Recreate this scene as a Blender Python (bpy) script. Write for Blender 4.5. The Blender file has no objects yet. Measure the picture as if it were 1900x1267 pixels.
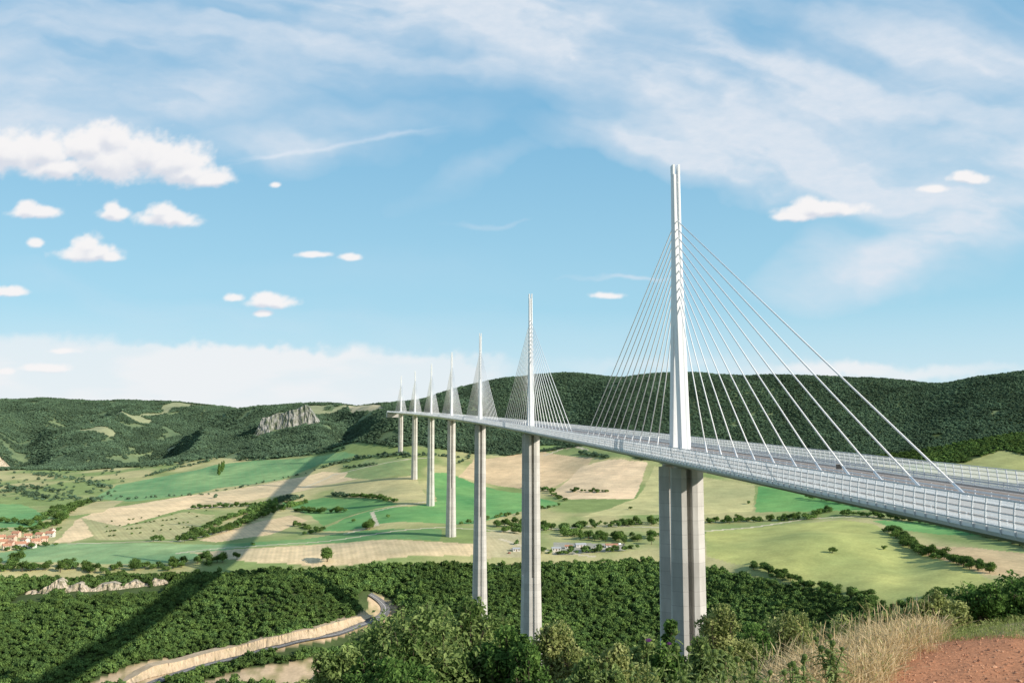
import bpy, bmesh, math, random
import numpy as np
from mathutils import Vector, Matrix
random.seed(7)
R = np.random.default_rng(11)
scene = bpy.context.scene
COL = scene.collection
# ------------------------------------------------------------------ camera
F = 1800.0
PITCH = math.atan(177/1800.0)
sp, cp = math.sin(PITCH), math.cos(PITCH)
cam_d = bpy.data.cameras.new("camera"); cam = bpy.data.objects.new("camera", cam_d); COL.objects.link(cam)
cam_d.sensor_width = 36; cam_d.lens = F/1900*36; cam_d.clip_start = .1; cam_d.clip_end = 60000
cam.rotation_euler = (math.pi/2+PITCH, 0, 0)
scene.camera = cam
def uv(px, py):
    xc = (px-950)/F; yc = (633.5-py)/F
    dy = cp-yc*sp
    return xc/dy, (sp+yc*cp)/dy
def sstep(a, b, x):
    t = np.clip((x-a)/(b-a), 0, 1); return t*t*(3-2*t)
# ------------------------------------------------------------------ noise
def _h(ix, iy, s):
    n = (ix.astype(np.int64)*374761393 + iy.astype(np.int64)*668265263 + s*974634777) & 0x7fffffff
    n = ((n ^ (n >> 13))*1274126177) & 0x7fffffff
    n = n ^ (n >> 16)
    return (n & 0xffff)/65535.0
def vn(x, y, s=0):
    x = np.asarray(x, float); y = np.asarray(y, float)
    ix = np.floor(x); iy = np.floor(y); fx = x-ix; fy = y-iy
    fx = fx*fx*(3-2*fx); fy = fy*fy*(3-2*fy)
    a = _h(ix, iy, s); b = _h(ix+1, iy, s); c = _h(ix, iy+1, s); d = _h(ix+1, iy+1, s)
    return (a*(1-fx)+b*fx)*(1-fy)+(c*(1-fx)+d*fx)*fy
def fbm(x, y, s=0, o=4):
    r = 0; a = .5; t = 0
    x = np.asarray(x, float); y = np.asarray(y, float)
    for i in range(o):
        r = r+a*vn(x, y, s+i*17); t += a; x = x*2.03+5.1; y = y*2.03+1.7; a *= .5
    return r/t
# ------------------------------------------------------------------ height model
nL = [(.3,-1.6),(3,-1.65),(5,-1.95),(7,-2.7),(12,-5),(20,-8.5),(60,-22),(100,-35),(200,-70),(300,-104),(450,-170),(631,-250),(760,-252)]
nC = [(.3,-1.6),(4,-1.7),(7,-2.3),(12,-4.8),(20,-8),(60,-22),(100,-35),(200,-70),(300,-106),(450,-170),(631,-250),(780,-248)]
n14 = [(.3,-1.6),(6,-1.65),(8,-2.0),(10,-2.7),(14,-4.2),(20,-7),(60,-20),(100,-33),(200,-68),(300,-104),(450,-160),(631,-230),(800,-222)]
n16 = [(.3,-1.6),(7,-1.6),(9,-1.85),(11,-2.4),(14,-3.4),(20,-5.5),(60,-17),(100,-29),(300,-85),(500,-135),(700,-172),(850,-162)]
n17 = [(.3,-1.6),(8,-1.62),(10,-1.95),(14,-2.9),(20,-4.6),(60,-13),(100,-24),(300,-80),(500,-118),(700,-145),(820,-149)]
n19 = [(.3,-1.6),(9,-1.65),(12,-2.2),(20,-4.2),(60,-11.5),(100,-20),(200,-42),(300,-66),(500,-105),(700,-132),(800,-135)]
n23 = [(.3,-1.6),(10,-1.8),(20,-3.5),(60,-9.5),(92,-15),(200,-38),(300,-62),(500,-105),(700,-130)]
leftf = [(900,-222),(1080,-170),(1165,-150),(1280,-146),(1400,-145),(1650,-135),(1950,-123),(2250,-112),(2700,-90),(3350,18),(4200,172)]
cols = {
 -250: nL+leftf, 0: nL+leftf,
 200: nL+[(900,-222),(1080,-170),(1175,-150),(1280,-146),(1400,-145),(1650,-135),(1950,-123),(2250,-112),(2700,-90),(3400,18),(4250,165)],
 400: nL+[(900,-222),(1080,-172),(1190,-147),(1400,-145),(1800,-128),(2200,-109),(2650,-74),(2800,-47),(3200,17),(4400,146)],
 530: nL+[(900,-222),(1080,-172),(1190,-147),(1440,-142),(1830,-130),(2200,-107),(2600,-55),(2700,-40),(2990,12),(3075,86),(3300,101),(3800,131)],
 600: nL+[(900,-220),(1080,-172),(1185,-147),(1480,-141),(1850,-132),(2150,-107),(2400,-80),(2550,-50),(2650,-30),(2950,32),(3250,92),(3700,127)],
 750: nC+[(960,-222),(1080,-172),(1175,-137),(1316,-131),(1658,-113),(2000,-78),(2340,-29),(2470,14),(2545,56),(2750,80),(3300,122)],
 900: nC+[(974,-221),(1080,-175),(1190,-140),(1316,-129),(1450,-127),(1950,-107),(2150,-72),(2300,-51),(2500,41),(2800,178)],
 1050: nC+[(974,-218),(1080,-175),(1180,-141),(1400,-134),(1800,-109),(2150,-60),(2250,-38),(2450,40),(2700,193)],
 1200: nC+[(974,-216),(1080,-172),(1180,-141),(1450,-127),(1750,-106),(2000,-61),(2250,37),(2500,180)],
 1400: n14+[(900,-198),(1000,-170),(1100,-141),(1400,-126),(1550,-115),(1800,-89),(1900,-74),(2150,35),(2400,165)],
 1600: n16+[(950,-149),(1350,-115),(1450,-107),(1700,-84),(1850,-62),(2100,34),(2350,148)],
 1750: n17+[(900,-144),(1000,-136),(1200,-124),(1350,-111),(1800,-60),(2050,35),(2300,141)],
 1900: n19+[(900,-134),(1050,-131),(1150,-119),(1300,-107),(1700,-52),(1900,10),(2200,157)],
 2350: n23+[(900,-134),(1150,-119),(1300,-107),(1700,-52),(1900,10),(2200,150)],
}
keys = sorted(cols)
ucol = np.array([uv(k, 900)[0] for k in keys])
LG = np.linspace(math.log(.3), math.log(12000), 1100)
tab = []
for k in keys:
    c = cols[k]; Yl, zl = c[-1]
    c = c+[(Yl*1.15, zl-50), (Yl*1.6, zl-110), (12000, zl-160)]
    tab.append(np.interp(np.exp(LG), np.array([p[0] for p in c]), np.array([p[1] for p in c])))
tab = np.array(tab)
UG = np.linspace(-1.0, 1.0, 401)
T = np.empty((401, len(LG)))
for j in range(len(LG)): T[:, j] = np.interp(UG, ucol, tab[:, j])
def gk(s):
    n = int(s*3)+1; x = np.arange(-n, n+1); g = np.exp(-x*x/(2*s*s)); return g/g.sum(), n
g, n = gk(5.0); P = np.pad(T, ((n, n), (0, 0)), 'edge'); T = sum(g[i]*P[i:i+401] for i in range(2*n+1))
g, n = gk(2.2); P = np.pad(T, ((0, 0), (n, n)), 'edge'); T = sum(g[i]*P[:, i:i+len(LG)] for i in range(2*n+1))
def lerp_px(tabl, u):
    us = np.array([uv(p, 900)[0] for p, _ in tabl]); return np.interp(u, us, [v for _, v in tabl])
YB = [(-250,2700),(0,2650),(260,2700),(400,2720),(520,2590),(640,2560),(735,2385),(860,2310),(1000,2240),(1060,2190),(1200,2040),(1400,1935),(1600,1870),(1750,1820),(1900,1720),(2400,1720)]
LIP = [(-250,1115),(0,1120),(400,1140),(640,1138),(700,1150),(880,1155),(1200,1158),(1310,1110),(1400,1065),(1500,992),(1590,932),(1660,870),(1740,875),(1850,872),(1900,860),(2400,830)]
RIDGE = [(-250,4200),(200,4250),(400,4400),(530,3800),(700,3500),(760,3300),(850,2950),(900,2800),(1050,2700),(1200,2500),(1400,2400),(1600,2350),(1900,2200),(2400,2200)]
def hgt(X, Y):
    X = np.asarray(X, float); Y = np.maximum(np.asarray(Y, float), .31)
    u = np.clip(X/Y, -.999, .999); l = np.log(Y)
    fi = (u+1)/2*400; fj = (l-LG[0])/(LG[-1]-LG[0])*(len(LG)-1)
    fj = np.clip(fj, 0, len(LG)-1.001)
    i = fi.astype(int); j = fj.astype(int); a = fi-i; b = fj-j
    z = (T[i, j]*(1-a)+T[i+1, j]*a)*(1-b)+(T[i, j+1]*(1-a)+T[i+1, j+1]*a)*b
    yb = lerp_px(YB, u)
    wf = sstep(0, 350, Y-yb)
    rd = lerp_px(RIDGE, u)
    wl = wf*sstep(-.10, -.22, u)*(1-.75*sstep(-700, -100, Y-rd))
    wl = wl*(1-.9*np.exp(-((u+.235)/.05)**2-((Y-3030)/220)**2))
    r1 = 1-np.abs(2*fbm(X/420+3, (Y+.5*X)/700, 5, 3)-1)
    z = z+wf*12*(fbm(X/260, Y/340, 1)-.5)*2*(1-.6*sstep(-400, -50, Y-rd)) + wl*120*(r1-.80)
    g1 = sstep(2520, 2750, Y)*sstep(3500, 3150, Y); g2 = sstep(2750, 3000, Y)*sstep(4100, 3700, Y)
    z = z-50*g1*np.exp(-((u+.165+(Y-2800)*.00003)/.020)**2)-62*g2*np.exp(-((u+.365-(Y-3000)*.00005)/.034)**2)-40*g2*np.exp(-((u+.50)/.022)**2)
    z = z-9*sstep(1900, 2150, Y)*sstep(2600, 2350, Y)*(np.exp(-((u-.27+(Y-2100)*.0001)/.03)**2)+np.exp(-((u-.42-(Y-2100)*.0001)/.03)**2))
    z = z+7*sstep(200, 800, Y)*(fbm(X/170, Y/170, 2, 3)-.5)*(1+wf)
    z = z+12*sstep(820, 930, Y)*sstep(1150, 1080, Y)*(fbm(X/75, Y/190, 6, 3)-.5)*sstep(.40, .25, u)
    z = z+23*np.exp(-((u+.235)/.055)**2-((Y-1050)/55)**2)-14*np.exp(-((u+.125)/.022)**2-((Y-1060)/60)**2)
    z = z+12*np.exp(-((u+.42)/.06)**2-((Y-1000)/55)**2)+10*np.exp(-((u+.02)/.05)**2-((Y-1050)/50)**2)
    z = z+11*np.exp(-((u-.30)/.055)**2-((Y-1190)/95)**2)-6*np.exp(-((u-.40)/.03)**2-((Y-1060)/90)**2)
    z = z+.12*sstep(3, 10, Y)*(fbm(X/1.1, Y/1.1, 3, 3)-.5)+.03*(fbm(X/.25, Y/.25, 4, 3)-.5)*(Y < 40)
    return z
YS = np.exp(np.linspace(math.log(640), math.log(5500), 2600))
def survey(px, py):
    u, v = uv(px, py)
    h = hgt(u*YS, YS)/YS
    w = np.nonzero(h >= v)[0]
    k = w[0] if len(w) else int(np.argmax(h))
    Y = YS[k]
    return np.array([u*Y, Y, float(hgt(u*Y, Y))])
# ------------------------------------------------------------------ mesh helpers
def mk_mesh(name, V, Q, mats=None, smooth=False, attrs=None):
    V = np.asarray(V, np.float32); Q = np.asarray(Q, np.int32)
    k = Q.shape[1]
    me = bpy.data.meshes.new(name)
    me.vertices.add(len(V)); me.vertices.foreach_set("co", V.ravel())
    me.loops.add(Q.size); me.loops.foreach_set("vertex_index", Q.ravel())
    me.polygons.add(len(Q)); me.polygons.foreach_set("loop_start", np.arange(0, Q.size, k, dtype=np.int32))
    me.polygons.foreach_set("use_smooth", np.full(len(Q), smooth))
    me.update(calc_edges=True)
    for an, (typ, arr) in (attrs or {}).items():
        at = me.attributes.new(an, typ, 'POINT')
        at.data.foreach_set("color" if typ == 'FLOAT_COLOR' else "value", np.asarray(arr, np.float32).ravel())
    for m in (mats or []): me.materials.append(m)
    return me
def pymesh(name, V, Fc, mats, smooth=False):
    me = bpy.data.meshes.new(name); me.from_pydata([tuple(map(float, v)) for v in V], [], [tuple(int(i) for i in f) for f in Fc]); me.update()
    for m in mats: me.materials.append(m)
    if smooth:
        for p in me.polygons: p.use_smooth = True
    return me
def obj(name, data, parent=None, loc=None, **kw):
    o = bpy.data.objects.new(name, data); COL.objects.link(o)
    if parent is not None: o.parent = parent
    if loc is not None: o.location = loc
    for k, v in kw.items(): o[k] = v
    return o
def box(V, Fc, x0, x1, y0, y1, z0, z1):
    b = len(V)
    for z in (z0, z1):
        for x, y in ((x0, y0), (x1, y0), (x1, y1), (x0, y1)):
            V.append((x, y, z))
    for f in ((3,2,1,0),(4,5,6,7),(0,1,5,4),(1,2,6,5),(2,3,7,6),(3,0,4,7)): Fc.append(tuple(b+i for i in f))
def loft(V, Fc, rings, cap=True):
    b = len(V); n = len(rings[0])
    for r in rings: V.extend([tuple(p) for p in r])
    for i in range(len(rings)-1):
        for j in range(n):
            k = (j+1) % n
            Fc.append((b+i*n+j, b+i*n+k, b+(i+1)*n+k, b+(i+1)*n+j))
    if cap:
        Fc.append(tuple(b+j for j in range(n))[::-1]); Fc.append(tuple(b+(len(rings)-1)*n+j for j in range(n)))
def tube(V, Fc, path, rad, n=7):
    rings = []
    path = [Vector(p) for p in path]
    for i, p in enumerate(path):
        t = (path[min(i+1, len(path)-1)]-path[max(i-1, 0)]).normalized()
        ref = Vector((1, 0, 0)) if abs(t.x) < .8 else Vector((0, 1, 0))
        a = t.cross(ref).normalized(); c = t.cross(a)
        rings.append([p+rad[i]*(math.cos(2*math.pi*k/n)*a+math.sin(2*math.pi*k/n)*c) for k in range(n)])
    loft(V, Fc, rings)
# ------------------------------------------------------------------ materials
def newmat(name):
    m = bpy.data.materials.new(name); m.use_nodes = True; nt = m.node_tree
    b = nt.nodes["Principled BSDF"]; return m, nt, b
def N(nt, t, **kw):
    n = nt.nodes.new(t)
    for k, v in kw.items(): setattr(n, k, v)
    return n
def attr(nt, name): return N(nt, 'ShaderNodeAttribute', attribute_name=name).outputs['Fac']
def math_n(nt, op, a, b=None, clamp=False):
    n = nt.nodes.new('ShaderNodeMath'); n.operation = op; n.use_clamp = clamp
    for i, v in enumerate((a, b)):
        if v is None: continue
        if isinstance(v, (int, float)): n.inputs[i].default_value = v
        else: nt.links.new(v, n.inputs[i])
    return n.outputs[0]
def mrange(nt, v, a, b, c, d, smooth=False):
    n = nt.nodes.new('ShaderNodeMapRange'); n.interpolation_type = 'SMOOTHSTEP' if smooth else 'LINEAR'
    nt.links.new(v, n.inputs[0])
    for i, x in enumerate((a, b, c, d)): n.inputs[i+1].default_value = x
    return n.outputs[0]
def mixc(nt, f, a, b, blend='MIX'):
    n = nt.nodes.new('ShaderNodeMix'); n.data_type = 'RGBA'; n.blend_type = blend
    for s, v in ((n.inputs[0], f), (n.inputs[6], a), (n.inputs[7], b)):
        if isinstance(v, (int, float)): s.default_value = v
        elif isinstance(v, tuple): s.default_value = (*v, 1) if len(v) == 3 else v
        else: nt.links.new(v, s)
    return n.outputs[2]
def noise(nt, vec, scale, detail=4, rough=.55, dist=0):
    n = nt.nodes.new('ShaderNodeTexNoise'); n.inputs['Scale'].default_value = scale; n.inputs['Detail'].default_value = detail
    n.inputs['Roughness'].default_value = rough; n.inputs['Distortion'].default_value = dist
    if vec is not None: nt.links.new(vec, n.inputs['Vector'])
    return n.outputs['Fac']
def vscale(nt, v, s):
    n = nt.nodes.new('ShaderNodeMapping'); n.inputs['Scale'].default_value = s; nt.links.new(v, n.inputs['Vector']); return n.outputs[0]
def scl(nt, c, v):
    mul = nt.nodes.new('ShaderNodeVectorMath'); mul.operation = 'SCALE'; nt.links.new(c, mul.inputs[0]); nt.links.new(v, mul.inputs['Scale']); return mul.outputs[0]
def simple(name, a, b, rough=.6, scale=1., metal=0, stretch=(1, 1, 1), bump=0, detail=4):
    m, nt, p = newmat(name)
    pos = nt.nodes.new('ShaderNodeNewGeometry').outputs['Position']
    f = noise(nt, vscale(nt, pos, stretch), scale, detail)
    f = mrange(nt, f, .3, .7, 0, 1)
    nt.links.new(mixc(nt, f, a, b), p.inputs['Base Color'])
    p.inputs['Roughness'].default_value = rough; p.inputs['Metallic'].default_value = metal
    return m
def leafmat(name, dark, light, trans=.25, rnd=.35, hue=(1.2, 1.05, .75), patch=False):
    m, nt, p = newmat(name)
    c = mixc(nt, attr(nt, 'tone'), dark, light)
    if rnd > .15:
        oi = nt.nodes.new('ShaderNodeObjectInfo').outputs['Random']
        c = mixc(nt, math_n(nt, 'MULTIPLY', oi, rnd*1.6), c, tuple(l*h for l, h in zip(light, hue)))
        oi2 = math_n(nt, 'FRACT', math_n(nt, 'MULTIPLY', oi, 37.7))
        c = scl(nt, c, mrange(nt, oi2, 0, 1, 1-rnd, 1+rnd))
    if patch:
        pos = nt.nodes.new('ShaderNodeNewGeometry').outputs['Position']
        c = scl(nt, c, mrange(nt, noise(nt, pos, .011, 3, .6), .35, .65, .70, 1.30))
    nt.nodes.remove(p)
    d = nt.nodes.new('ShaderNodeBsdfDiffuse'); nt.links.new(c, d.inputs[0])
    if trans == 0:
        nt.links.new(d.outputs[0], nt.nodes['Material Output'].inputs[0]); return m
    tr = nt.nodes.new('ShaderNodeBsdfTranslucent'); nt.links.new(c, tr.inputs[0])
    mx = nt.nodes.new('ShaderNodeMixShader'); mx.inputs[0].default_value = trans
    nt.links.new(d.outputs[0], mx.inputs[1]); nt.links.new(tr.outputs[0], mx.inputs[2])
    nt.links.new(mx.outputs[0], nt.nodes['Material Output'].inputs[0])
    return m
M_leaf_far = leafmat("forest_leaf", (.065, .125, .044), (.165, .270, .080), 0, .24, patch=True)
M_leaf_hazy = leafmat("hazy_hill_leaf", (.085, .145, .100), (.155, .235, .138), 0, .20, (1.1, 1.05, .85), patch=True)  # bluer hill foliage: distance haze is mixed into the leaf colour
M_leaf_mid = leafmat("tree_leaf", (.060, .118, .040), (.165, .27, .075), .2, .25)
M_bark = simple("bark", (.07, .05, .035), (.16, .12, .085), .9, 3, stretch=(1, 1, .2))
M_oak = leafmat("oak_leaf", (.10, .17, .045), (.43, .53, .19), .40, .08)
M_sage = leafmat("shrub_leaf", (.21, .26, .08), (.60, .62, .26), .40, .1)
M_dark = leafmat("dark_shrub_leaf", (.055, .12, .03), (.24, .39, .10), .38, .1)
M_straw = leafmat("dry_grass", (.44, .32, .15), (.92, .74, .46), .35, 0)
M_ggrass = leafmat("green_grass", (.18, .24, .06), (.42, .46, .18), .35, 0)
M_thistle = leafmat("thistle_leaf", (.13, .19, .06), (.36, .43, .17), .2, .1)
M_purple = simple("thistle_flower", (.28, .06, .30), (.50, .16, .50), .7, 80)
M_white = simple("white_paint", (.76, .78, .79), (.85, .86, .87), .42, .15, stretch=(1, 1, .15))
M_cable = simple("cable_sheath", (.90, .90, .90), (.93, .93, .93), .4, 1)
M_screen = simple("screen_frame", (.58, .60, .62), (.68, .70, .72), .45, .3)
M_fascia = simple("deck_steel", (.52, .52, .51), (.62, .62, .60), .5, .12)
M_asph = simple("asphalt", (.255, .20, .165), (.33, .27, .225), .85, .25, stretch=(1, .15, 1))
M_mark = simple("road_paint", (.7, .7, .7), (.82, .82, .82), .6, 1)
M_rail = simple("galvanised", (.5, .51, .53), (.64, .65, .67), .4, .5)
M_black = simple("sign_back", (.012, .012, .013), (.03, .03, .03), .6, 3)
M_conc, nt, p = newmat("pier_concrete")
pos = nt.nodes.new('ShaderNodeNewGeometry').outputs['Position']
sep = nt.nodes.new('ShaderNodeSeparateXYZ'); nt.links.new(pos, sep.inputs[0])
f1 = noise(nt, vscale(nt, pos, (1, 1, .25)), .6, 5)
f2 = noise(nt, vscale(nt, pos, (.15, .15, 1)), .22, 3)
c = mixc(nt, mrange(nt, f1, .3, .7, 0, 1), (.55, .525, .485), (.68, .655, .615))
c = mixc(nt, mrange(nt, f2, .35, .7, 0, .28), c, (.42, .40, .37))
lift = math_n(nt, 'FRACT', math_n(nt, 'DIVIDE', sep.outputs[2], 4.0))
c = mixc(nt, mrange(nt, lift, .0, .05, .6, 0), c, (.22, .20, .19))
panel = math_n(nt, 'FRACT', math_n(nt, 'MULTIPLY', math_n(nt, 'SINE', math_n(nt, 'MULTIPLY', math_n(nt, 'FLOOR', math_n(nt, 'DIVIDE', sep.outputs[2], 4.0)), 12.99)), 437.5))
c = mixc(nt, math_n(nt, 'MULTIPLY', panel, .26), c, (.28, .265, .25))
nt.links.new(c, p.inputs['Base Color']); p.inputs['Roughness'].default_value = .85
M_pan, nt, p = newmat("screen_panel")
p.inputs['Base Color'].default_value = (.80, .84, .87, 1); p.inputs['Roughness'].default_value = .3
tl = nt.nodes.new('ShaderNodeBsdfTranslucent'); tl.inputs[0].default_value = (.85, .88, .9, 1)
m1 = nt.nodes.new('ShaderNodeMixShader'); m1.inputs[0].default_value = .45; nt.links.new(p.outputs[0], m1.inputs[1]); nt.links.new(tl.outputs[0], m1.inputs[2])
tr = nt.nodes.new('ShaderNodeBsdfTransparent'); mx = nt.nodes.new('ShaderNodeMixShader'); mx.inputs[0].default_value = .62
nt.links.new(tr.outputs[0], mx.inputs[1]); nt.links.new(m1.outputs[0], mx.inputs[2]); nt.links.new(mx.outputs[0], nt.nodes['Material Output'].inputs[0])
# ------------------------------------------------------------------ terrain
uu = np.concatenate([-np.geomspace(4.0, .64, 34)[:-1], np.arange(-.64, .6401, .00105), np.geomspace(.64, 4.0, 34)[1:]])
yy = np.concatenate([np.geomspace(.35, 5, 30)[:-1], np.geomspace(5, 22, 120)[:-1], np.geomspace(22, 640, 70)[:-1], np.arange(640, 900, 8), np.arange(900, 2750, 6.0), np.arange(2750, 4700, 16), np.geomspace(4700, 12000, 14)])
UU, YY = np.meshgrid(uu, yy, indexing='ij'); XX = UU*YY
ZZ = np.empty_like(XX)
for i in range(0, len(uu), 100): ZZ[i:i+100] = hgt(XX[i:i+100], YY[i:i+100])
nu, ny = XX.shape
Vt = np.stack([XX, YY, ZZ], -1).reshape(-1, 3)
I = np.arange(nu*ny).reshape(nu, ny)
Qt = np.stack([I[:-1, :-1], I[1:, :-1], I[1:, 1:], I[:-1, 1:]], -1).reshape(-1, 4)
X = Vt[:, 0]; Y = Vt[:, 1]; U = X/Y
colr = np.empty((len(X), 3)); row = np.zeros(len(X)); rowa = np.zeros(len(X))
nz = sstep(.35, .65, fbm(X/110, Y/190, 21, 3))[:, None]
colr[:] = np.array([.28, .36, .13])*(1-nz)+np.array([.56, .51, .25])*nz
TAN = (.90, .69, .42)
FIELDS = [
 ([(180,921),(215,900),(300,884),(400,862),(480,853),(560,850),(640,838),(665,845),(590,862),(520,890),(400,906),(350,918),(250,930),(190,926)], (.24,.42,.18), .3,.12),
 ([(100,1007),(140,965),(200,942),(300,927),(400,912),(520,892),(600,875),(650,876),(672,886),(600,900),(480,925),(420,940),(340,945),(230,975),(170,995),(130,1006)], TAN, .5,.16),
 ([(370,1002),(450,977),(540,955),(572,965),(500,992),(400,1006)], (.82,.62,.37), .4,.2),
 ([(520,932),(600,923),(700,924),(740,935),(690,945),(640,960),(600,975),(575,955)], (.21,.41,.14), .9,.1),
 ([(800,877),(835,877),(890,900),(970,915),(1042,935),(960,950),(880,972),(700,972),(640,985),(590,985),(640,962),(690,946),(760,940),(810,930)], (.18,.41,.14), 1.0,.10),
 ([(560,1000),(640,988),(820,981),(815,1003),(600,1008),(450,1014),(400,1010)], (.20,.37,.14), .2,.1),
 ([(650,870),(680,852),(760,850),(770,880),(690,890),(640,885)], (.34,.43,.18), .3,.2),
 ([(620,905),(700,892),(770,882),(795,925),(740,930),(620,918)], (.64,.57,.29), .8,.2),
 ([(850,885),(880,852),(970,842),(1060,830),(1098,850),(1092,862),(1015,910),(960,905),(900,895)], (.82,.61,.37), 1.1,.25),
 ([(1020,917),(1078,866),(1130,852),(1202,858),(1175,926),(1060,926)], (.94,.71,.46), 1.3,.25),
 ([(1180,925),(1215,865),(1402,900),(1396,948),(1250,956),(1082,958)], (.62,.59,.28), 1.3,.3),
 ([(1400,950),(1407,902),(1450,905),(1600,940),(1622,945),(1500,948)], (.17,.41,.13), .4,.1),
 ([(1310,985),(1420,977),(1560,964),(1620,972),(1660,995),(1720,1030),(1800,1058),(1850,1078),(1842,1090),(1740,1100),(1660,1130),(1590,1100),(1480,1083),(1400,1050),(1310,1032)], (.48,.51,.18), .7,.10),
 ([(1620,966),(1780,966),(1900,985),(1900,996),(1740,991),(1650,978)], (.18,.42,.14), .4,.1),
 ([(1705,1010),(1800,1015),(1960,1035),(1960,1075),(1830,1066),(1720,1030)], (.72,.54,.31), .4,.2),
 ([(1780,862),(1860,835),(1920,850),(1900,872),(1820,872)], (.42,.45,.18), .4,.2),
 ([(-60,1030),(0,1025),(100,1008),(330,1008),(450,1012),(400,1030),(330,1045),(200,1045),(60,1043),(-60,1043)], (.31,.47,.22), .1,.12),
 ([(350,1026),(450,1018),(600,1009),(800,1004),(885,1008),(880,1030),(760,1032),(650,1050),(560,1048),(450,1040)], (.84,.66,.40), .2,.25),
 ([(-60,935),(40,935),(95,960),(60,977),(-60,980)], (.21,.42,.16), .2,.1),
 ([(110,950),(180,930),(230,928),(190,950),(120,958)], (.62,.54,.28), .2,.1),
 ([(890,985),(975,985),(975,1035),(890,1035)], (.66,.57,.34), .2,.2),
 ([(1025,1006),(1160,1008),(1160,1020),(1025,1030)], (.44,.42,.34), .2,.0),
 ([(1010,838),(1130,815),(1180,850),(1110,850)], (.34,.41,.16), .2,.1),
 ([(950,850),(1000,826),(1050,826),(970,842)], (.34,.46,.16), .2,.1),
 ([(640,752),(700,748),(715,760),(650,768)], (.66,.57,.36), .2,.1),
 ([(150,960),(230,978),(340,950),(400,955),(340,1000),(180,1002)], (.52,.50,.25), .5,.4),
]
BANK = [
 [(150,1275),(250,1232),(370,1212),(470,1200),(560,1180),(640,1158),(684,1130),(682,1106),(700,1100),(739,1123),(728,1152),(690,1168),(600,1190),(520,1207),(400,1232),(300,1262),(260,1275)],
 [(345,1275),(430,1248),(540,1230),(620,1218),(650,1235),(560,1275)],
 [(735,1160),(780,1160),(775,1172),(735,1174)]]
def inpoly(poly, X, Y):
    c = np.zeros(X.shape, bool); n = len(poly)
    for i in range(n):
        x1, y1 = poly[i]; x2, y2 = poly[(i+1) % n]
        if y1 == y2: continue
        m = ((y1 > Y) != (y2 > Y)) & (X < (x2-x1)*(Y-y1)/(y2-y1)+x1)
        c ^= m
    return c
Yb = lerp_px(YB, U); Yl = lerp_px(LIP, U)
wob = 14*(fbm(X/60, Y/60, 31, 3)-.5)
forest_m = (Y > Yb+wob) | ((Y < Yl+wob) & (Y > 30))
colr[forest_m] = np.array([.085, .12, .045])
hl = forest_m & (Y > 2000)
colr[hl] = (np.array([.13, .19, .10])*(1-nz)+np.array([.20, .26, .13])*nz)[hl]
bare = (Y > 3250) & (U < -.12) & (fbm(X/160, Y/300, 44, 3) > .65)
colr[bare] = (.36, .38, .21)
WF = []
for poly, c3, ang, st in FIELDS:
    wp = [survey(a, b)[:2] for a, b in poly]; WF.append(wp)
    ax = np.array(wp); lo = ax.min(0); hi = ax.max(0)
    idx = np.nonzero((X > lo[0]) & (X < hi[0]) & (Y > lo[1]) & (Y < hi[1]))[0]
    wx_ = X[idx]+5*(fbm(X[idx]/30, Y[idx]/30, 64, 2)-.5); wy_ = Y[idx]+12*(fbm(X[idx]/30, Y[idx]/30, 65, 2)-.5)
    m = idx[inpoly(wp, wx_, wy_)]
    v = (fbm(X[m]/70, Y[m]/110, 60, 5)-.5)[:, None]
    colr[m] = np.array(c3)*(1+.6*v)+np.array([.14, .02, 0])*v
    row[m] = X[m]*math.cos(ang)+Y[m]*math.sin(ang); rowa[m] = st
WB = []
for poly in BANK:
    wp = [survey(a, b)[:2] for a, b in poly]; WB.append(wp)
    ax = np.array(wp); lo = ax.min(0); hi = ax.max(0)
    idx = np.nonzero((X > lo[0]) & (X < hi[0]) & (Y > lo[1]) & (Y < hi[1]))[0]
    m = idx[inpoly(wp, X[idx], Y[idx])]
    v = sstep(.2, .6, fbm(X[m]/9, Y[m]/9, 61, 3))[:, None]
    colr[m] = np.array([.34, .30, .15])*(1-v)+np.array([.66, .50, .33])*v
def segdist(X, Y, pts):
    d = np.full(X.shape, 1e9)
    for (x1, y1), (x2, y2) in zip(pts[:-1], pts[1:]):
        dx, dy = x2-x1, y2-y1; t = np.clip(((X-x1)*dx+(Y-y1)*dy)/(dx*dx+dy*dy+1e-9), 0, 1)
        d = np.minimum(d, np.hypot(X-x1-t*dx, Y-y1-t*dy))
    return d
for pl in ([(330,1026),(420,1016),(600,1004),(700,990),(820,978),(930,985),(1100,975),(1310,985),(1500,962),(1640,958)], [(640,990),(700,975),(690,950),(800,930)], [(1010,845),(1060,825),(1090,835)],[(130,1008),(330,1004),(420,985)],[(930,1000),(975,1015),(1100,1032)],[(560,905),(620,880),(700,862),(790,850)]):
    w = [survey(a, b)[:2] for a, b in pl]
    idx = np.nonzero((Y > 1000) & (Y < 2700))[0]
    m = idx[segdist(X[idx], Y[idx], w) < 3.2]
    colr[m] = (.72, .63, .46); rowa[m] = 0
near = Y < 30
ns = fbm(X/.8, Y/.8, 70, 4)
edge = (U*1.0 > .335+.09*(ns-.5)) & (Y < 8.35+.7*(fbm(X/.4, Y/.4, 71, 3)-.5))
colr[near] = np.array([.42, .35, .18])*(.7+.6*ns[near][:, None])
soil = near & edge
colr[soil] = np.array([.52, .24, .13])*(.85+.3*ns[soil][:, None])
nearw = np.where(Y < 30, 1.0, 0.0)
M_ter, nt, p = newmat("ground_cover")
pos = nt.nodes.new('ShaderNodeNewGeometry').outputs['Position']
ca = N(nt, 'ShaderNodeAttribute', attribute_name='ground_colour').outputs['Color']
ra = attr(nt, 'row'); rs = attr(nt, 'row_strength'); na_ = attr(nt, 'near')
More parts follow.
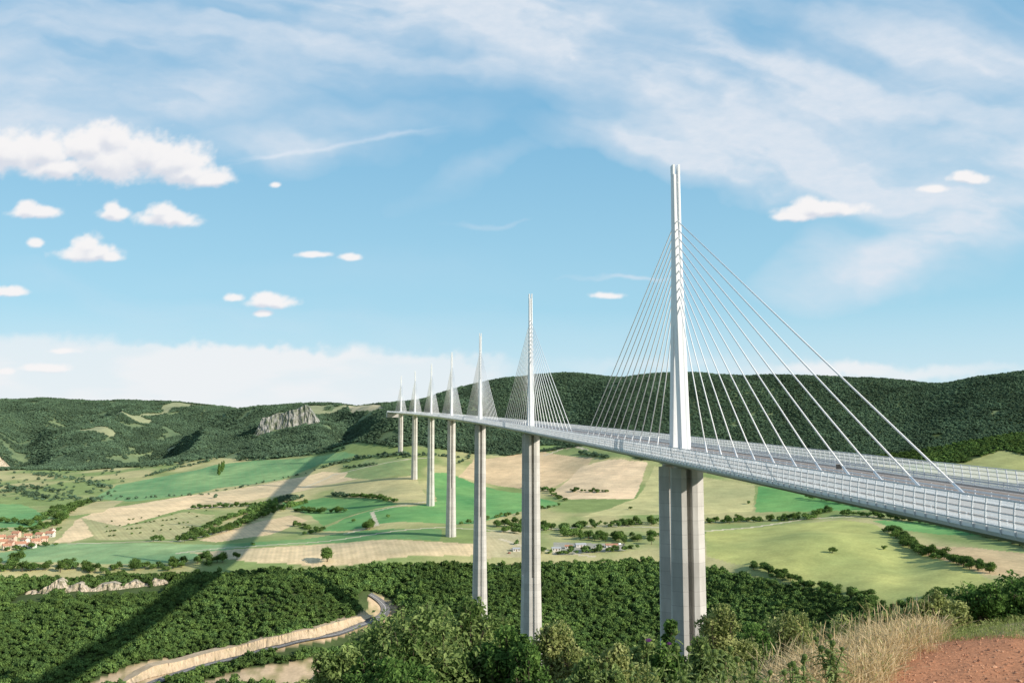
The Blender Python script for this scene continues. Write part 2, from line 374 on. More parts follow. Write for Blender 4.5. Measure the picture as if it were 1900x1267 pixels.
s1 = math_n(nt, 'SINE', math_n(nt, 'MULTIPLY', ra, .42)); s2 = math_n(nt, 'SINE', math_n(nt, 'MULTIPLY', ra, 1.1))
st = mrange(nt, math_n(nt, 'ADD', s1, s2), -1.5, 1.8, 0, 1)
c = mixc(nt, math_n(nt, 'MULTIPLY', st, rs), ca, (.36, .30, .15))
n1 = noise(nt, pos, .035, 5, .6); n2 = noise(nt, pos, .35, 3, .6); n3 = noise(nt, pos, 22, 8, .72)
c = scl(nt, c, mrange(nt, n1, .3, .7, .82, 1.13)); c = scl(nt, c, mrange(nt, n2, .3, .7, .90, 1.1))
c = scl(nt, c, math_n(nt, 'ADD', 1.0, math_n(nt, 'MULTIPLY', na_, mrange(nt, n3, .3, .7, -.38, .28))))
nt.links.new(c, p.inputs['Base Color']); p.inputs['Roughness'].default_value = .95; p.inputs['Specular IOR Level'].default_value = .1
bn = nt.nodes.new('ShaderNodeBump'); bn.inputs['Distance'].default_value = .012; nt.links.new(n3, bn.inputs['Height']); nt.links.new(na_, bn.inputs['Strength']); nt.links.new(bn.outputs[0], p.inputs['Normal'])
me = mk_mesh("ground", Vt, Qt, [M_ter], True, {"ground_colour": ('FLOAT_COLOR', np.c_[colr, np.ones(len(X))]), "row": ('FLOAT', row), "row_strength": ('FLOAT', rowa), "near": ('FLOAT', nearw)})
obj("ground", me, kind="structure", label="rolling valley with crop fields and wooded slopes", category="terrain")
# ------------------------------------------------------------------ foliage protos
def leaf_cloud(rng, lobes, n, size, aspect=.6, inward=.3, upbias=.2, flat=.9, jit=0.):
    L = np.array(lobes, float)
    w = (L[:, 3]*L[:, 5]); w /= w.sum()
    k = rng.choice(len(L), n, p=w)
    d = rng.normal(size=(n, 3)); d[:, 2] += upbias; d /= np.linalg.norm(d, axis=1)[:, None]
    bump = 1+.22*np.sin(d[:, 0]*5+k)*np.sin(d[:, 1]*6+2*k)*np.cos(d[:, 2]*5+k)
    f = (1-inward*rng.random(n)**2)*bump+jit*rng.normal(size=n)
    pos = L[k, :3]+d*L[k, 3:6]*f[:, None]
    nn = d+flat*rng.normal(size=(n, 3)); nn /= np.linalg.norm(nn, axis=1)[:, None]
    t = np.cross(nn, rng.normal(size=(n, 3))); t /= np.linalg.norm(t, axis=1)[:, None]
    b = np.cross(nn, t)
    s = size*(.6+.8*rng.random(n))[:, None]
    v = np.stack([pos-t*s*.5, pos+b*s*aspect*.5+nn*s*.12-t*s*.05, pos+t*s*.55, pos-b*s*aspect*.5+nn*s*.12-t*s*.05], 1).reshape(-1, 3)
    q = np.arange(4*n).reshape(n, 4)
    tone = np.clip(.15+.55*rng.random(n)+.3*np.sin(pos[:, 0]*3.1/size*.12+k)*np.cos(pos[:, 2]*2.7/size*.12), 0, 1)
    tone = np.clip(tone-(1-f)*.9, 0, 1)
    return v, q, np.repeat(tone, 4)
def ico(sub, r):
    bm = bmesh.new(); bmesh.ops.create_icosphere(bm, subdivisions=sub, radius=r)
    v = np.array([x.co[:] for x in bm.verts]); f = np.array([[a.index for a in x.verts] for x in bm.faces]); bm.free(); return v, f
def crown_core(rng, lobes, sub=2, k=.8):
    Vs = []; Fs = []; o = 0
    for l in lobes:
        v, f = ico(sub, 1.0)
        n = 1+.25*np.sin(v[:, 0]*4+l[0]*3)*np.cos(v[:, 1]*5+l[1])+.12*rng.normal(size=len(v))
        v = v*n[:, None]*np.array(l[3:6])*k+np.array(l[:3])
        Vs.append(v); Fs.append(f+o); o += len(v)
    return np.concatenate(Vs), np.concatenate(Fs)
def rand_lobes(rng, n, w=.5, h=1.0, z0=.25, r=.3):
    L = []
    for i in range(n):
        a = rng.random()*6.28; q = rng.random()**.5*w*.55; z = z0+(h-z0)*(.25+.6*rng.random())
        rr = r*(.75+.5*rng.random())*(1.15-.5*abs(z/h-.55))
        L.append((q*math.cos(a), q*math.sin(a), z, rr, rr, rr*.85))
    L.append((0, 0, h*.62, r*1.1, r*1.1, r*1.0))
    return L
def forest_kinds(cname, mat, seed):
    fc = bpy.data.collections.new(cname)
    for k in range(6):
        rg = np.random.default_rng(seed+k)
        L = rand_lobes(rg, 4+k % 3, .8, 1.0, .1, .24+.02*(k % 3))
        v1, q1, t1 = leaf_cloud(rg, L, 190, .18, .8, .3, jit=.09)
        cv, cf = crown_core(rg, L, 1, .74)
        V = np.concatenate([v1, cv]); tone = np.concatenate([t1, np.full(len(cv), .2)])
        Fq = np.concatenate([np.stack([q1[:, 0], q1[:, 1], q1[:, 2]], 1), np.stack([q1[:, 0], q1[:, 2], q1[:, 3]], 1), cf+len(v1)])
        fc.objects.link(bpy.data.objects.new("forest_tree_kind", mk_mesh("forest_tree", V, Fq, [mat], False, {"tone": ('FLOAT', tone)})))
    return fc
FC1 = forest_kinds("valley_forest_kinds", M_leaf_far, 100); FC2 = forest_kinds("hill_forest_kinds", M_leaf_hazy, 140)
def instancer(name, P3, rot, scl3, var, coll, **kw):
    me = bpy.data.meshes.new(name); me.vertices.add(len(P3)); me.vertices.foreach_set("co", np.asarray(P3, np.float32).ravel())
    a = me.attributes.new("rotv", 'FLOAT_VECTOR', 'POINT'); a.data.foreach_set("vector", np.asarray(rot, np.float32).ravel())
    a = me.attributes.new("sclv", 'FLOAT_VECTOR', 'POINT'); a.data.foreach_set("vector", np.asarray(scl3, np.float32).ravel())
    a = me.attributes.new("vari", 'INT', 'POINT'); a.data.foreach_set("value", np.asarray(var, np.int32))
    o = obj(name, me, **kw)
    ng = bpy.data.node_groups.new(name, 'GeometryNodeTree')
    ng.interface.new_socket(name="Geometry", in_out='INPUT', socket_type='NodeSocketGeometry')
    ng.interface.new_socket(name="Geometry", in_out='OUTPUT', socket_type='NodeSocketGeometry')
    gi = ng.nodes.new('NodeGroupInput'); go = ng.nodes.new('NodeGroupOutput'); ip = ng.nodes.new('GeometryNodeInstanceOnPoints')
    ci = ng.nodes.new('GeometryNodeCollectionInfo'); ci.inputs['Collection'].default_value = coll
    ci.inputs['Separate Children'].default_value = True; ci.inputs['Reset Children'].default_value = True
    def na(n, t):
        q = ng.nodes.new('GeometryNodeInputNamedAttribute'); q.data_type = t; q.inputs[0].default_value = n; return q.outputs[0]
    ng.links.new(gi.outputs[0], ip.inputs['Points']); ng.links.new(ci.outputs[0], ip.inputs['Instance'])
    ip.inputs['Pick Instance'].default_value = True
    ng.links.new(na("vari", 'INT'), ip.inputs['Instance Index']); ng.links.new(na("rotv", 'FLOAT_VECTOR'), ip.inputs['Rotation']); ng.links.new(na("sclv", 'FLOAT_VECTOR'), ip.inputs['Scale'])
    ng.links.new(ip.outputs[0], go.inputs[0])
    md = o.modifiers.new("scatter", 'NODES'); md.node_group = ng
    return o
tree_kinds = []
for k in range(6):
    rg = np.random.default_rng(200+k)
    tall = (k == 5)
    if tall: L = [(0.06*math.sin(i*2), .06*math.cos(i*2), .16+.12*i, .22-.01*i, .22-.01*i, .12) for i in range(6)]+[(0, 0, .88, .12, .12, .09)]
    else: L = rand_lobes(rg, 7, .7, 1.0, .2, .24)
    v1, q1, t1 = leaf_cloud(rg, L, 1100, .085, .8, .4, jit=.06)
    cv, cf = crown_core(rg, L, 1, .62)
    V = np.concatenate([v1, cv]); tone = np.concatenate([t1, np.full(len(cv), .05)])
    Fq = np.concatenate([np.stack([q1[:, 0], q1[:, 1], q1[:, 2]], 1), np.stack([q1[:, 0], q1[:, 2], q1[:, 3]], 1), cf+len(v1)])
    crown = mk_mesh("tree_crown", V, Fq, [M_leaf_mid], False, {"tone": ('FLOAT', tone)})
    TV = []; TF = []
    tube(TV, TF, [(0, 0, -.08), (.01, 0, .15), (0, .01, .4), (0, 0, .75)], [.04, .03, .022, .008])
    for i in range(5):
        a = i*1.3+k; l = L[i % len(L)]
        tube(TV, TF, [(0, 0, .2+.05*i), (l[0]*.5, l[1]*.5, (l[2]+.3)/2+.02), (l[0], l[1], l[2])], [.018, .012, .005], 5)
    tree_kinds.append((pymesh("tree_trunk", TV, TF, [M_bark], True), crown))
# ------------------------------------------------------------------ scatter positions
def jgrid(u0, u1, y0, y1, sp):
    x0 = min(u0*y0, u0*y1); x1 = max(u1*y0, u1*y1)
    gx, gy = np.meshgrid(np.arange(x0, x1, sp), np.arange(y0, y1, sp))
    gx = gx.ravel()+R.uniform(-.5, .5, gx.size)*sp; gy = gy.ravel()+R.uniform(-.5, .5, gy.size)*sp
    u = gx/gy; m = (u > u0) & (u < u1); return gx[m], gy[m]
def in_any(polys, x, y):
    m = np.zeros(x.shape, bool)
    for p in polys: m |= inpoly(p, x, y)
    return m
ROCKPX = [(48,1102),(100,1099),(150,1096),(230,1090),(312,1082)]
ROCKW = [survey(a, b)[:2] for a, b in ROCKPX]
ROADPX = [(686,1104),(706,1111),(720,1121),(722,1134),(704,1150),(665,1166),(610,1183),(540,1196),(450,1218),(370,1237),(300,1262),(270,1275)]
RW = [survey(a, b) for a, b in ROADPX]
pts = []
x, y = jgrid(-.6, .6, 640, 1215, 3.8)
u = x/y; z = hgt(x, y); w = 22*(fbm(x/45, y/45, 31, 3)-.5)
m = (y < lerp_px(LIP, u)+w) & (z/y > -.275) & ~in_any(WB, x, y) & ~in_any(WF, x, y)
m &= ~((u > .4) & (y < 700))
m &= segdist(x, y, [p[:2] for p in RW]) > 6.5
m &= segdist(x, y, [p[:2]+np.array([0, -12]) for p in RW[:8]]) > 12
m &= segdist(x, y, [p[:2]+np.array([4, -26]) for p in RW[:5]]) > 15
rx = np.array([q[0] for q in ROCKW]); ry = np.array([q[1] for q in ROCKW])
ryl = np.interp(x, rx, ry)
m &= ~((x > rx[0]-5) & (x < rx[-1]+5) & (y > ryl-34) & (y < ryl+5) & (fbm(x/16, y/60, 98, 2) > .30))
x, y = x[m], y[m]; s = 2.9+3.9*R.random(len(x))**1.6
s = s*(.7+.65*fbm(x/35, y/35, 95, 3))
pts.append(np.c_[x, y, s, s*R.uniform(.85, 1.25, len(x))])
for (pa, pb, spc) in ((-60, 860, 6.8), (860, 1960, 5.2)):
    u0, u1 = uv(pa, 800)[0], uv(pb, 800)[0]
    x, y = jgrid(u0, u1, 2200 if pa < 0 else 1650, 4500 if pa < 0 else 2950, spc)
    u = x/y; w = 40*(fbm(x/60, y/60, 31, 3)-.5)
    m = (y > lerp_px(YB, u)+w) & (y < lerp_px(RIDGE, u)+110) & ~in_any(WF, x, y)
    if pa < 0:
        m &= ~((y > 3250) & (fbm(x/160, y/300, 44, 3) > .65))
        m &= fbm(x/55, y/75, 91, 4) > np.where(y > 2750, .34, .30)
        m &= ~((np.abs(u+.235) < .032) & (y > 2950) & (y < 3015) & (fbm(x/20, y/20, 97, 2) > .36))
        m &= ~((u < -.495) & (y > 2700) & (y < 2790))
    else:
        m &= fbm(x/50, y/50, 92, 3) > .22
    x, y = x[m], y[m]; s = R.uniform(.75, 1.25, len(x))*spc
    pts.append(np.c_[x, y, s, s*R.uniform(.7, 1.0, len(x))])
forest_pts = np.concatenate(pts)
HED = [
 ([(270,885),(330,868),(400,852)],8,8,6,10),([(0,968),(60,975),(110,945),(170,930)],6,10,5,10),([(350,944),(420,941),(480,938),(545,925)],5,7,6,10),
 ([(225,927),(300,922),(400,917)],12,4,4,7),([(600,868),(660,852),(760,845)],6,10,6,11),([(545,948),(600,952),(640,950)],5,9,6,11),([(545,975),(600,985),(560,992)],6,7,5,8),
 ([(615,919),(660,922),(735,931)],5,5,6,9),([(690,975),(680,982)],4,4,9,12),([(925,975),(1000,983),(1100,978),(1220,972)],3.6,26,6,12),([(1040,990),(1130,1000),(1220,1000)],3.4,32,6,12),([(930,985),(960,990)],4,8,7,10),([(1020,1030),(1100,1026),(1180,1020)],5,8,5,8),
 ([(1310,970),(1400,967),(1500,962),(1540,948)],4,9,5,11),([(1060,912),(1130,913)],5,5,5,9),
 ([(1655,985),(1685,1008),(1700,1022),(1760,1040),(1825,1062)],3.8,11,6,12),([(1560,956),(1640,960),(1720,972),(1800,985),(1900,1010)],4.5,8,6,12),([(1800,985),(1920,1020)],5,14,7,12),
 ([(-40,1054),(60,1056),(160,1058),(250,1056),(340,1049),(430,1040)],4.5,16,5,12),
 ([(335,1000),(360,992),(430,960),(480,942),(545,922)],4.5,9,5,10),([(340,1003),(420,985),(500,950),(560,935)],3.8,13,5,11),([(470,955),(520,930),(555,925)],3.6,20,5,11),
 ([(60,880),(140,890),(200,905)],8,24,5,9),([(0,900),(80,925),(160,925)],8,20,5,9),([(0,915),(60,905),(110,915)],8,20,5,9),([(860,838),(940,836),(975,838)],5,14,6,11),([(1075,842),(1130,850)],5,7,6,10),([(1240,862),(1330,868),(1420,890),(1500,905)],10,14,6,11),
 ([(440,855),(560,845),(640,835)],8,5,5,10),([(250,868),(330,862),(420,845)],7,16,6,12),([(880,838),(850,860)],9,7,5,8),([(1640,940),(1760,930),(1900,905)],8,20,6,12),([(1500,925),(1640,945)],10,8,6,10),
 ([(970,905),(1020,912),(1050,930)],9,6,5,9),([(1400,1050),(1480,1086),(1590,1106)],4.2,14,4,11),([(1590,1106),(1660,1136),(1740,1110),(1850,1096)],4.2,14,4,11),
 ([(105,965),(150,935),(180,930)],5,10,6,11),([(60,985),(100,975),(125,960)],5,8,6,11),([(0,985),(60,990),(105,985)],8,16,5,9),([(0,1022),(60,1018),(110,1010)],9,12,5,9),([(850,975),(960,955),(1040,938)],14,4,5,8),
 ([(740,850),(800,845),(850,850)],6,9,5,9),([(640,868),(700,862)],6,6,5,8),([(400,912),(500,893),(590,872)],18,4,4,6),
]
hp = []
for pl, spc, spr, lo, hi in HED:
    w = [survey(a, b)[:2] for a, b in pl]
    for p0, p1 in zip(w[:-1], w[1:]):
        d = np.hypot(*(p1-p0)); n = max(1, int(d/spc))
        for i in range(n):
            t = (i+random.random())/n; q = p0+(p1-p0)*t
            s = random.uniform(lo, hi)*.9
            hp.append((q[0]+random.gauss(0, 1)*spr*.35, q[1]+random.gauss(0, 1)*spr*.5, s, s*random.uniform(.7, 1.15), 0))
for r in range(4):
    for i in range(24):
        a, b = 180+i*8+r*9, 998-r*10-i*.9
        if random.random() < .42:
            q = survey(a, b); hp.append((q[0], q[1], 2.6+random.random()*1.4, 2.6, 0))
for a, b, s in [(607,1042,17),(686,982,10),(400,925,9),(450,905,7),(1545,1026,7),(1170,945,5),(1240,945,5),(655,968,6),(720,960,5),(1390,935,5),(1640,1020,5),(470,1012,5),(560,925,8),(300,1003,8),(285,1004,9),(960,1010,6),(990,960,7),(30,1045,14),(1060,1024,8),(1110,1020,7),(1085,1022,7),(1005,1026,8)]:
    q = survey(a, b); hp.append((q[0], q[1], s, s*.95, 0))
for i in range(9):
    q = survey(402+i*1.6, 882-i*1.6); hp.append((q[0]+random.uniform(-5, 5), q[1]+random.uniform(-8, 8), 9, 15+random.random()*6, 1))
for i in range(110):
    q = survey(random.uniform(0, 230), random.uniform(872, 930)); s = random.uniform(4, 8); hp.append((q[0], q[1], s, s*.8, 0))
hp = np.array(hp)
allp = np.concatenate([np.c_[forest_pts, np.zeros(len(forest_pts))], hp])
size = allp[:, 3]/allp[:, 1]
ishedge = np.arange(len(allp)) >= len(forest_pts)
zz = hgt(allp[:, 0], allp[:, 1])
infr = (np.abs(allp[:, 0]/allp[:, 1]) < .53) & (zz/allp[:, 1] > -.245)
score = size*np.where(infr, 1, 0)*np.where(ishedge, 2.2, 1)
top = np.argsort(-score)[:300]
sel = np.zeros(len(allp), bool); sel[top] = True
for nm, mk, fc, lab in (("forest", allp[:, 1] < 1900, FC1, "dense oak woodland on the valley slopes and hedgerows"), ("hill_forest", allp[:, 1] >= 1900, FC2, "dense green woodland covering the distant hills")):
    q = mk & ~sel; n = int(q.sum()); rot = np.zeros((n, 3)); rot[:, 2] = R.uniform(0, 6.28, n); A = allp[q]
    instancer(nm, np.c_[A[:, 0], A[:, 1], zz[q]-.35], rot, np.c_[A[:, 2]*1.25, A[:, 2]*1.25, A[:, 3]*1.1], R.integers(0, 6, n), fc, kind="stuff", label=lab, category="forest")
for i in top:
    X0, Y0, w, h, tl = allp[i]
    k = 5 if tl else random.randrange(5)
    tr, cr = tree_kinds[k]
    e = obj("tree", None, loc=(X0, Y0, float(zz[i])-.1))
    wf = w*1.25
    e.scale = (wf, wf, h*1.08); e.rotation_euler = (0, 0, random.random()*6.28)
    e["category"] = "tree"; e["group"] = "broadleaf trees along the field edges"
    e["label"] = "tall narrow green poplar beside a field" if tl else ("round green broadleaf tree at a field edge" if ishedge[i] else "green oak tree on the wooded valley slope")
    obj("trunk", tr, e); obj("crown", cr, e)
# ------------------------------------------------------------------ roads in the valley
def ribbon(name, w, half, lift, mat, **kw):
    P = []
    for a, b in zip(w[:-1], w[1:]):
        n = max(2, int(np.hypot(*(b-a)[:2])/4))
        for i in range(n): P.append((a+(b-a)*i/n)[:2])
    P.append(w[-1][:2]); P = np.array(P)
    for _ in range(12): P[1:-1] = (P[:-2]+P[1:-1]*2+P[2:])/4
    t = np.gradient(P, axis=0); t /= np.linalg.norm(t, axis=1)[:, None]; nn = np.c_[-t[:, 1], t[:, 0]]
    V = []; Fc = []
    for i in range(len(P)):
        zc = float(hgt(P[i, 0], P[i, 1]))
        for s in (-half, 0, half):
            q = P[i]+nn[i]*s
            V.append((q[0], q[1], max(float(hgt(q[0], q[1])), zc)+lift))
    for i in range(len(P)-1):
        for j in (0, 1): Fc.append((i*3+j, i*3+j+1, i*3+4+j, i*3+3+j))
    return obj(name, pymesh(name, V, Fc, [mat]), **kw)
ribbon("road", RW, 4.8, .9, simple("valley_asphalt", (.16, .155, .155), (.22, .215, .21), .9, .2), kind="structure", label="grey winding country road", category="road")
ribbon("road_marking", RW, .2, 1.05, M_mark, kind="structure", label="white centre line of the country road", category="road marking")
# ------------------------------------------------------------------ cliffs
def rockmat(name, dark, light, stain, sc_, lo=.40, hi=.58):
    m, nt, p = newmat(name)
    pos = nt.nodes.new('ShaderNodeNewGeometry').outputs['Position']
    f = noise(nt, vscale(nt, pos, (1, 1, .5)), sc_, 7, .68); f2 = noise(nt, vscale(nt, pos, (.25, .25, 1)), sc_*2, 5)
    c = mixc(nt, mrange(nt, f, lo, hi, 0, 1), dark, light); c = mixc(nt, mrange(nt, f2, .42, .7, 0, .6), c, stain)
    nt.links.new(c, p.inputs['Base Color']); p.inputs['Roughness'].default_value = .95
    return m
M_rock = rockmat("pale_rock", (.12, .15, .09), (.42, .405, .39), (.22, .23, .17), .11, .42, .56)
M_rock2 = rockmat("earth_rock", (.42, .34, .20), (.70, .54, .37), (.54, .40, .27), .16, .30, .62)
M_rock3 = rockmat("outcrop_rock", (.24, .23, .14), (.70, .58, .46), (.42, .34, .24), .3, .40, .58)
def cliff(name, line, hfun, amp, nx, nzv, label, seed, mat, blocky=1.0, lean=.9):
    line = [np.array(p[:2]) for p in line]
    ds = [0]
    for a, b in zip(line[:-1], line[1:]): ds.append(ds[-1]+float(np.hypot(*(b-a))))
    l = ds[-1]; lx = [p[0] for p in line]; ly = [p[1] for p in line]
    V = []; Q = []
    for i in range(nx):
        t = i/(nx-1); s_ = t*l
        cx = float(np.interp(s_, ds, lx)); cy = float(np.interp(s_, ds, ly))
        c2x = float(np.interp(s_+8, ds, lx))-float(np.interp(s_-8, ds, lx)); c2y = float(np.interp(s_+8, ds, ly))-float(np.interp(s_-8, ds, ly))
        nx_, ny_ = c2y, -c2x; q = math.hypot(nx_, ny_)+1e-6; nx_ /= q; ny_ /= q
        if ny_ > 0: nx_, ny_ = -nx_, -ny_
        zb = float(hgt(cx, cy)); H = hfun(t)
        for j in range(nzv+1):
            f = j/nzv
            but = 1-abs(2*float(vn(s_/(amp*2.2), f*1.2, seed))-1)
            but2 = 1-abs(2*float(vn(s_/(amp*.8), f*3, seed+1))-1)
            d = amp*(1.5*min(1, but*1.6)+.5*but2+.6*float(fbm(s_/amp*2.2, f*7., seed+3, 3))-1.3)*blocky
            d += lean*amp*(1-f)**2-(12 if j == nzv else 0)
            V.append((cx+nx_*d, cy+ny_*d, zb-amp*.5+(H+amp*.5)*min(1, f*1.05)))
    for i in range(nx-1):
        for j in range(nzv): a = i*(nzv+1)+j; Q.append((a, a+nzv+1, a+nzv+2, a+1))
    obj(name, pymesh(name, V, Q, [mat]), kind="structure", label=label, category="cliff")
def c_at(px, Y): return np.array([uv(px, 780)[0]*Y, Y])
cliff("cliff", [c_at(474, 2998), c_at(500, 2990), c_at(520, 3000), c_at(545, 2985), c_at(565, 3000), c_at(592, 2996)], lambda t: (46+16*t)*min(1, 7*t+.15, (1-t)*6+.15)*(.80+.32*float(vn(t*9, 0., 5))), 7, 280, 34, "pale limestone cliff under the plateau", 5, M_rock)
cliff("cliff", [c_at(-40, 2760), c_at(0, 2745), c_at(26, 2765)], lambda t: 34*min(1, 4*t+.3, (1-t)*3+.1)*(.7+.5*float(vn(t*5, 0., 44))), 7, 90, 24, "small pale rock face on the hillside", 41, M_rock3, 1.0, 2.0)
cliff("rock_outcrop", ROCKW, lambda t: 10.5*max(.12, 1.35*float(vn(t*13, 0., 8))+.08)*min(1, t*9+.1, (1-t)*9+.1), 2.6, 190, 10, "pale rocky escarpment between the trees", 15, M_rock3)
EM = [survey(a, b) for a, b in [(684,1140),(664,1151),(627,1166),(580,1180),(520,1191),(440,1212),(370,1228),(300,1247),(230,1268)]]
cliff("road_embankment", EM, lambda t: 7.5*(.85+.2*float(vn(t*9, 0., 12)))*min(1, t*5+.02, (1-t)*8+.2), 1.3, 320, 10, "tan earth embankment cut beside the road", 35, M_rock2, .7, 4.5)
# ------------------------------------------------------------------ the bridge
TH0 = math.radians(5.9); RR = 20000.0; PX0, PY0 = 50.2, 291.7
def cl(s):
    th = TH0+s/RR
    return PX0+RR*(math.cos(th)-math.cos(TH0)), PY0+RR*(math.sin(th)-math.sin(TH0)), -4.0+.0303*s, th
def bp(s, a, z):
    x, y, zr, th = cl(s); return (x+a*math.cos(th), y+a*math.sin(th), zr+z)
S0, S1 = -235.0, 2256.0
bridge = obj("cable_stayed_bridge", None, loc=(0, 0, 0), category="bridge", label="long white cable-stayed viaduct on tall concrete piers")
def sweep(name, prof, mat, s0=S0, s1=S1, step=6., closed=True, parent=bridge, smooth=False):
    n = int((s1-s0)/step)+1; V = []; Fc = []; k = len(prof)
    for i in range(n+1):
        s = min(s0+i*step, s1)
        for a, z in prof: V.append(bp(s, a, z))
    for i in range(n):
        for j in range(k if closed else k-1):
            q = (j+1) % k; Fc.append((i*k+j, i*k+q, (i+1)*k+q, (i+1)*k+j))
    if closed: Fc.append(tuple(range(k))); Fc.append(tuple(n*k+j for j in range(k))[::-1])
    return obj(name, pymesh(name, V, Fc, [mat], smooth), parent)
deck = sweep("deck", [(-15.3,0),(-15.7,-.25),(-15.5,-.9),(-13.2,-1.5),(-3.5,-4.2),(3.5,-4.2),(13.2,-1.5),(15.5,-.9),(15.7,-.25),(15.3,0)], M_fascia)
for sd in (-1, 1):
    sweep("fascia", [(sd*15.72, .0), (sd*16.0, -.1), (sd*16.05, -.65), (sd*15.7, -1.15), (sd*15.55, -1.1), (sd*15.72, -.6)], M_white, parent=deck)
    sweep("carriageway", [(sd*2.2, .02), (sd*13.2, .02)][::sd], M_asph, closed=False, parent=deck)
    V = []; Fc = []
    def strip(a0, a1, s0, s1):
        b = len(V)
        nn = max(1, int((s1-s0)/25))
        for i in range(nn+1):
            s = s0+(s1-s0)*i/nn; V.append(bp(s, a0, .035)); V.append(bp(s, a1, .035))
        for i in range(nn): Fc.append((b+2*i, b+2*i+1, b+2*i+3, b+2*i+2))
    strip(sd*2.9, sd*2.9+.22, S0, S1); strip(sd*10.2, sd*10.2+.25, S0, S1)
    s = S0
    while s < S1-4: strip(sd*6.5, sd*6.5+.18, s, s+3.); s += 13
    obj("lane_marking", pymesh("lane_marking", V, Fc, [M_mark]), deck)
    for a, nm in ((sd*1.75, "guard_rail"), (sd*13.7, "guard_rail")):
        V = []; Fc = []
        for zb, th_, hh in ((.62, .05, .28),(.3,.04,.08)) if abs(a) < 5 else ((.55,.05,.3),(.95,.05,.10)):
            b = len(V); n = int((S1-S0)/12)
            for i in range(n+1):
                s = S0+(S1-S0)*i/n
                for da, dz in ((-th_, zb), (th_, zb), (th_, zb+hh), (-th_, zb+hh)): V.append(bp(s, a+da, dz))
            for i in range(n):
                for j in range(4): Fc.append((b+i*4+j, b+i*4+(j+1) % 4, b+i*4+4+(j+1) % 4, b+i*4+4+j))
        s = S0
        while s < S1:
            loft(V, Fc, [[bp(s-.06, a-.07, z), bp(s+.06, a-.07, z), bp(s+.06, a+.07, z), bp(s-.06, a+.07, z)] for z in (0, 1.0)]); s += 4.0
        obj(nm, pymesh(nm, V, Fc, [M_rail]), deck)
    V = []; Fc = []
    prof = [(16.08, -.75), (16.18, -.1), (16.2, .9), (16.12, 1.9), (15.95, 2.95)]
    s = S0
    while s < S1:
        wv = .07
        loft(V, Fc, [[bp(s-wv, sd*(a-.10), z), bp(s+wv, sd*(a-.10), z), bp(s+wv, sd*(a+.08), z), bp(s-wv, sd*(a+.08), z)] for a, z in prof])
        s += 2.6
    def at(z): return float(np.interp(z, [q[1] for q in prof], [q[0] for q in prof]))
    for z, hh in ((.04, .16), (.80, .09), (1.52, .09), (2.24, .09), (2.93, .13)):
        b = len(V); n = int((S1-S0)/8)
        for i in range(n+1):
            s = S0+(S1-S0)*i/n
            for da, dz in ((-.04, -hh/2), (.04, -hh/2), (.04, hh/2), (-.04, hh/2)): V.append(bp(s, sd*(at(z)+.05+da), z+dz))
        for i in range(n):
            for j in range(4): Fc.append((b+i*4+j, b+i*4+(j+1) % 4, b+i*4+4+(j+1) % 4, b+i*4+4+j))
    ws = obj("wind_screen", pymesh("wind_screen", V, Fc, [M_screen]), bridge)
    V = []; Fc = []
    for z0, z1 in ((.16, .70), (.90, 1.42), (1.62, 2.14), (2.34, 2.78)):
        b = len(V); n = int((S1-S0)/12)
        for i in range(n+1):
            s = S0+(S1-S0)*i/n
            V.append(bp(s, sd*at(z0), z0)); V.append(bp(s, sd*at(z1), z1))
        for i in range(n): Fc.append((b+2*i, b+2*i+1, b+2*i+3, b+2*i+2))
    obj("screen_panel", pymesh("screen_panel", V, Fc, [M_pan]), ws)
def rect8(s, ca, cb, w, l, ch, z, cl_=None, gv=None):
    cl_ = ch if cl_ is None else cl_
    pts = [(-w, -l+cl_), (-w+ch, -l), (w-ch, -l), (w, -l+cl_), (w, l-cl_), (w-ch, l), (-w+ch, l), (-w, l-cl_)]
    if gv:
        g_, d_ = gv
        pts = pts[:2]+[(-g_, -l), (-g_+.1, -l+d_), (g_-.1, -l+d_), (g_, -l)]+pts[2:6]+[(g_, l), (g_-.1, l-d_), (-g_+.1, l-d_), (-g_, l)]+pts[6:]
    x, y, zr, th = cl(s); c_, s_ = math.cos(th), math.sin(th)
    return [(x+(ca+a)*c_-(cb+b)*s_, y+(ca+a)*s_+(cb+b)*c_, z) for a, b in pts]
def Wd(h): return (9.4+.013*min(h, 90)+.036*max(0, h-90))/2
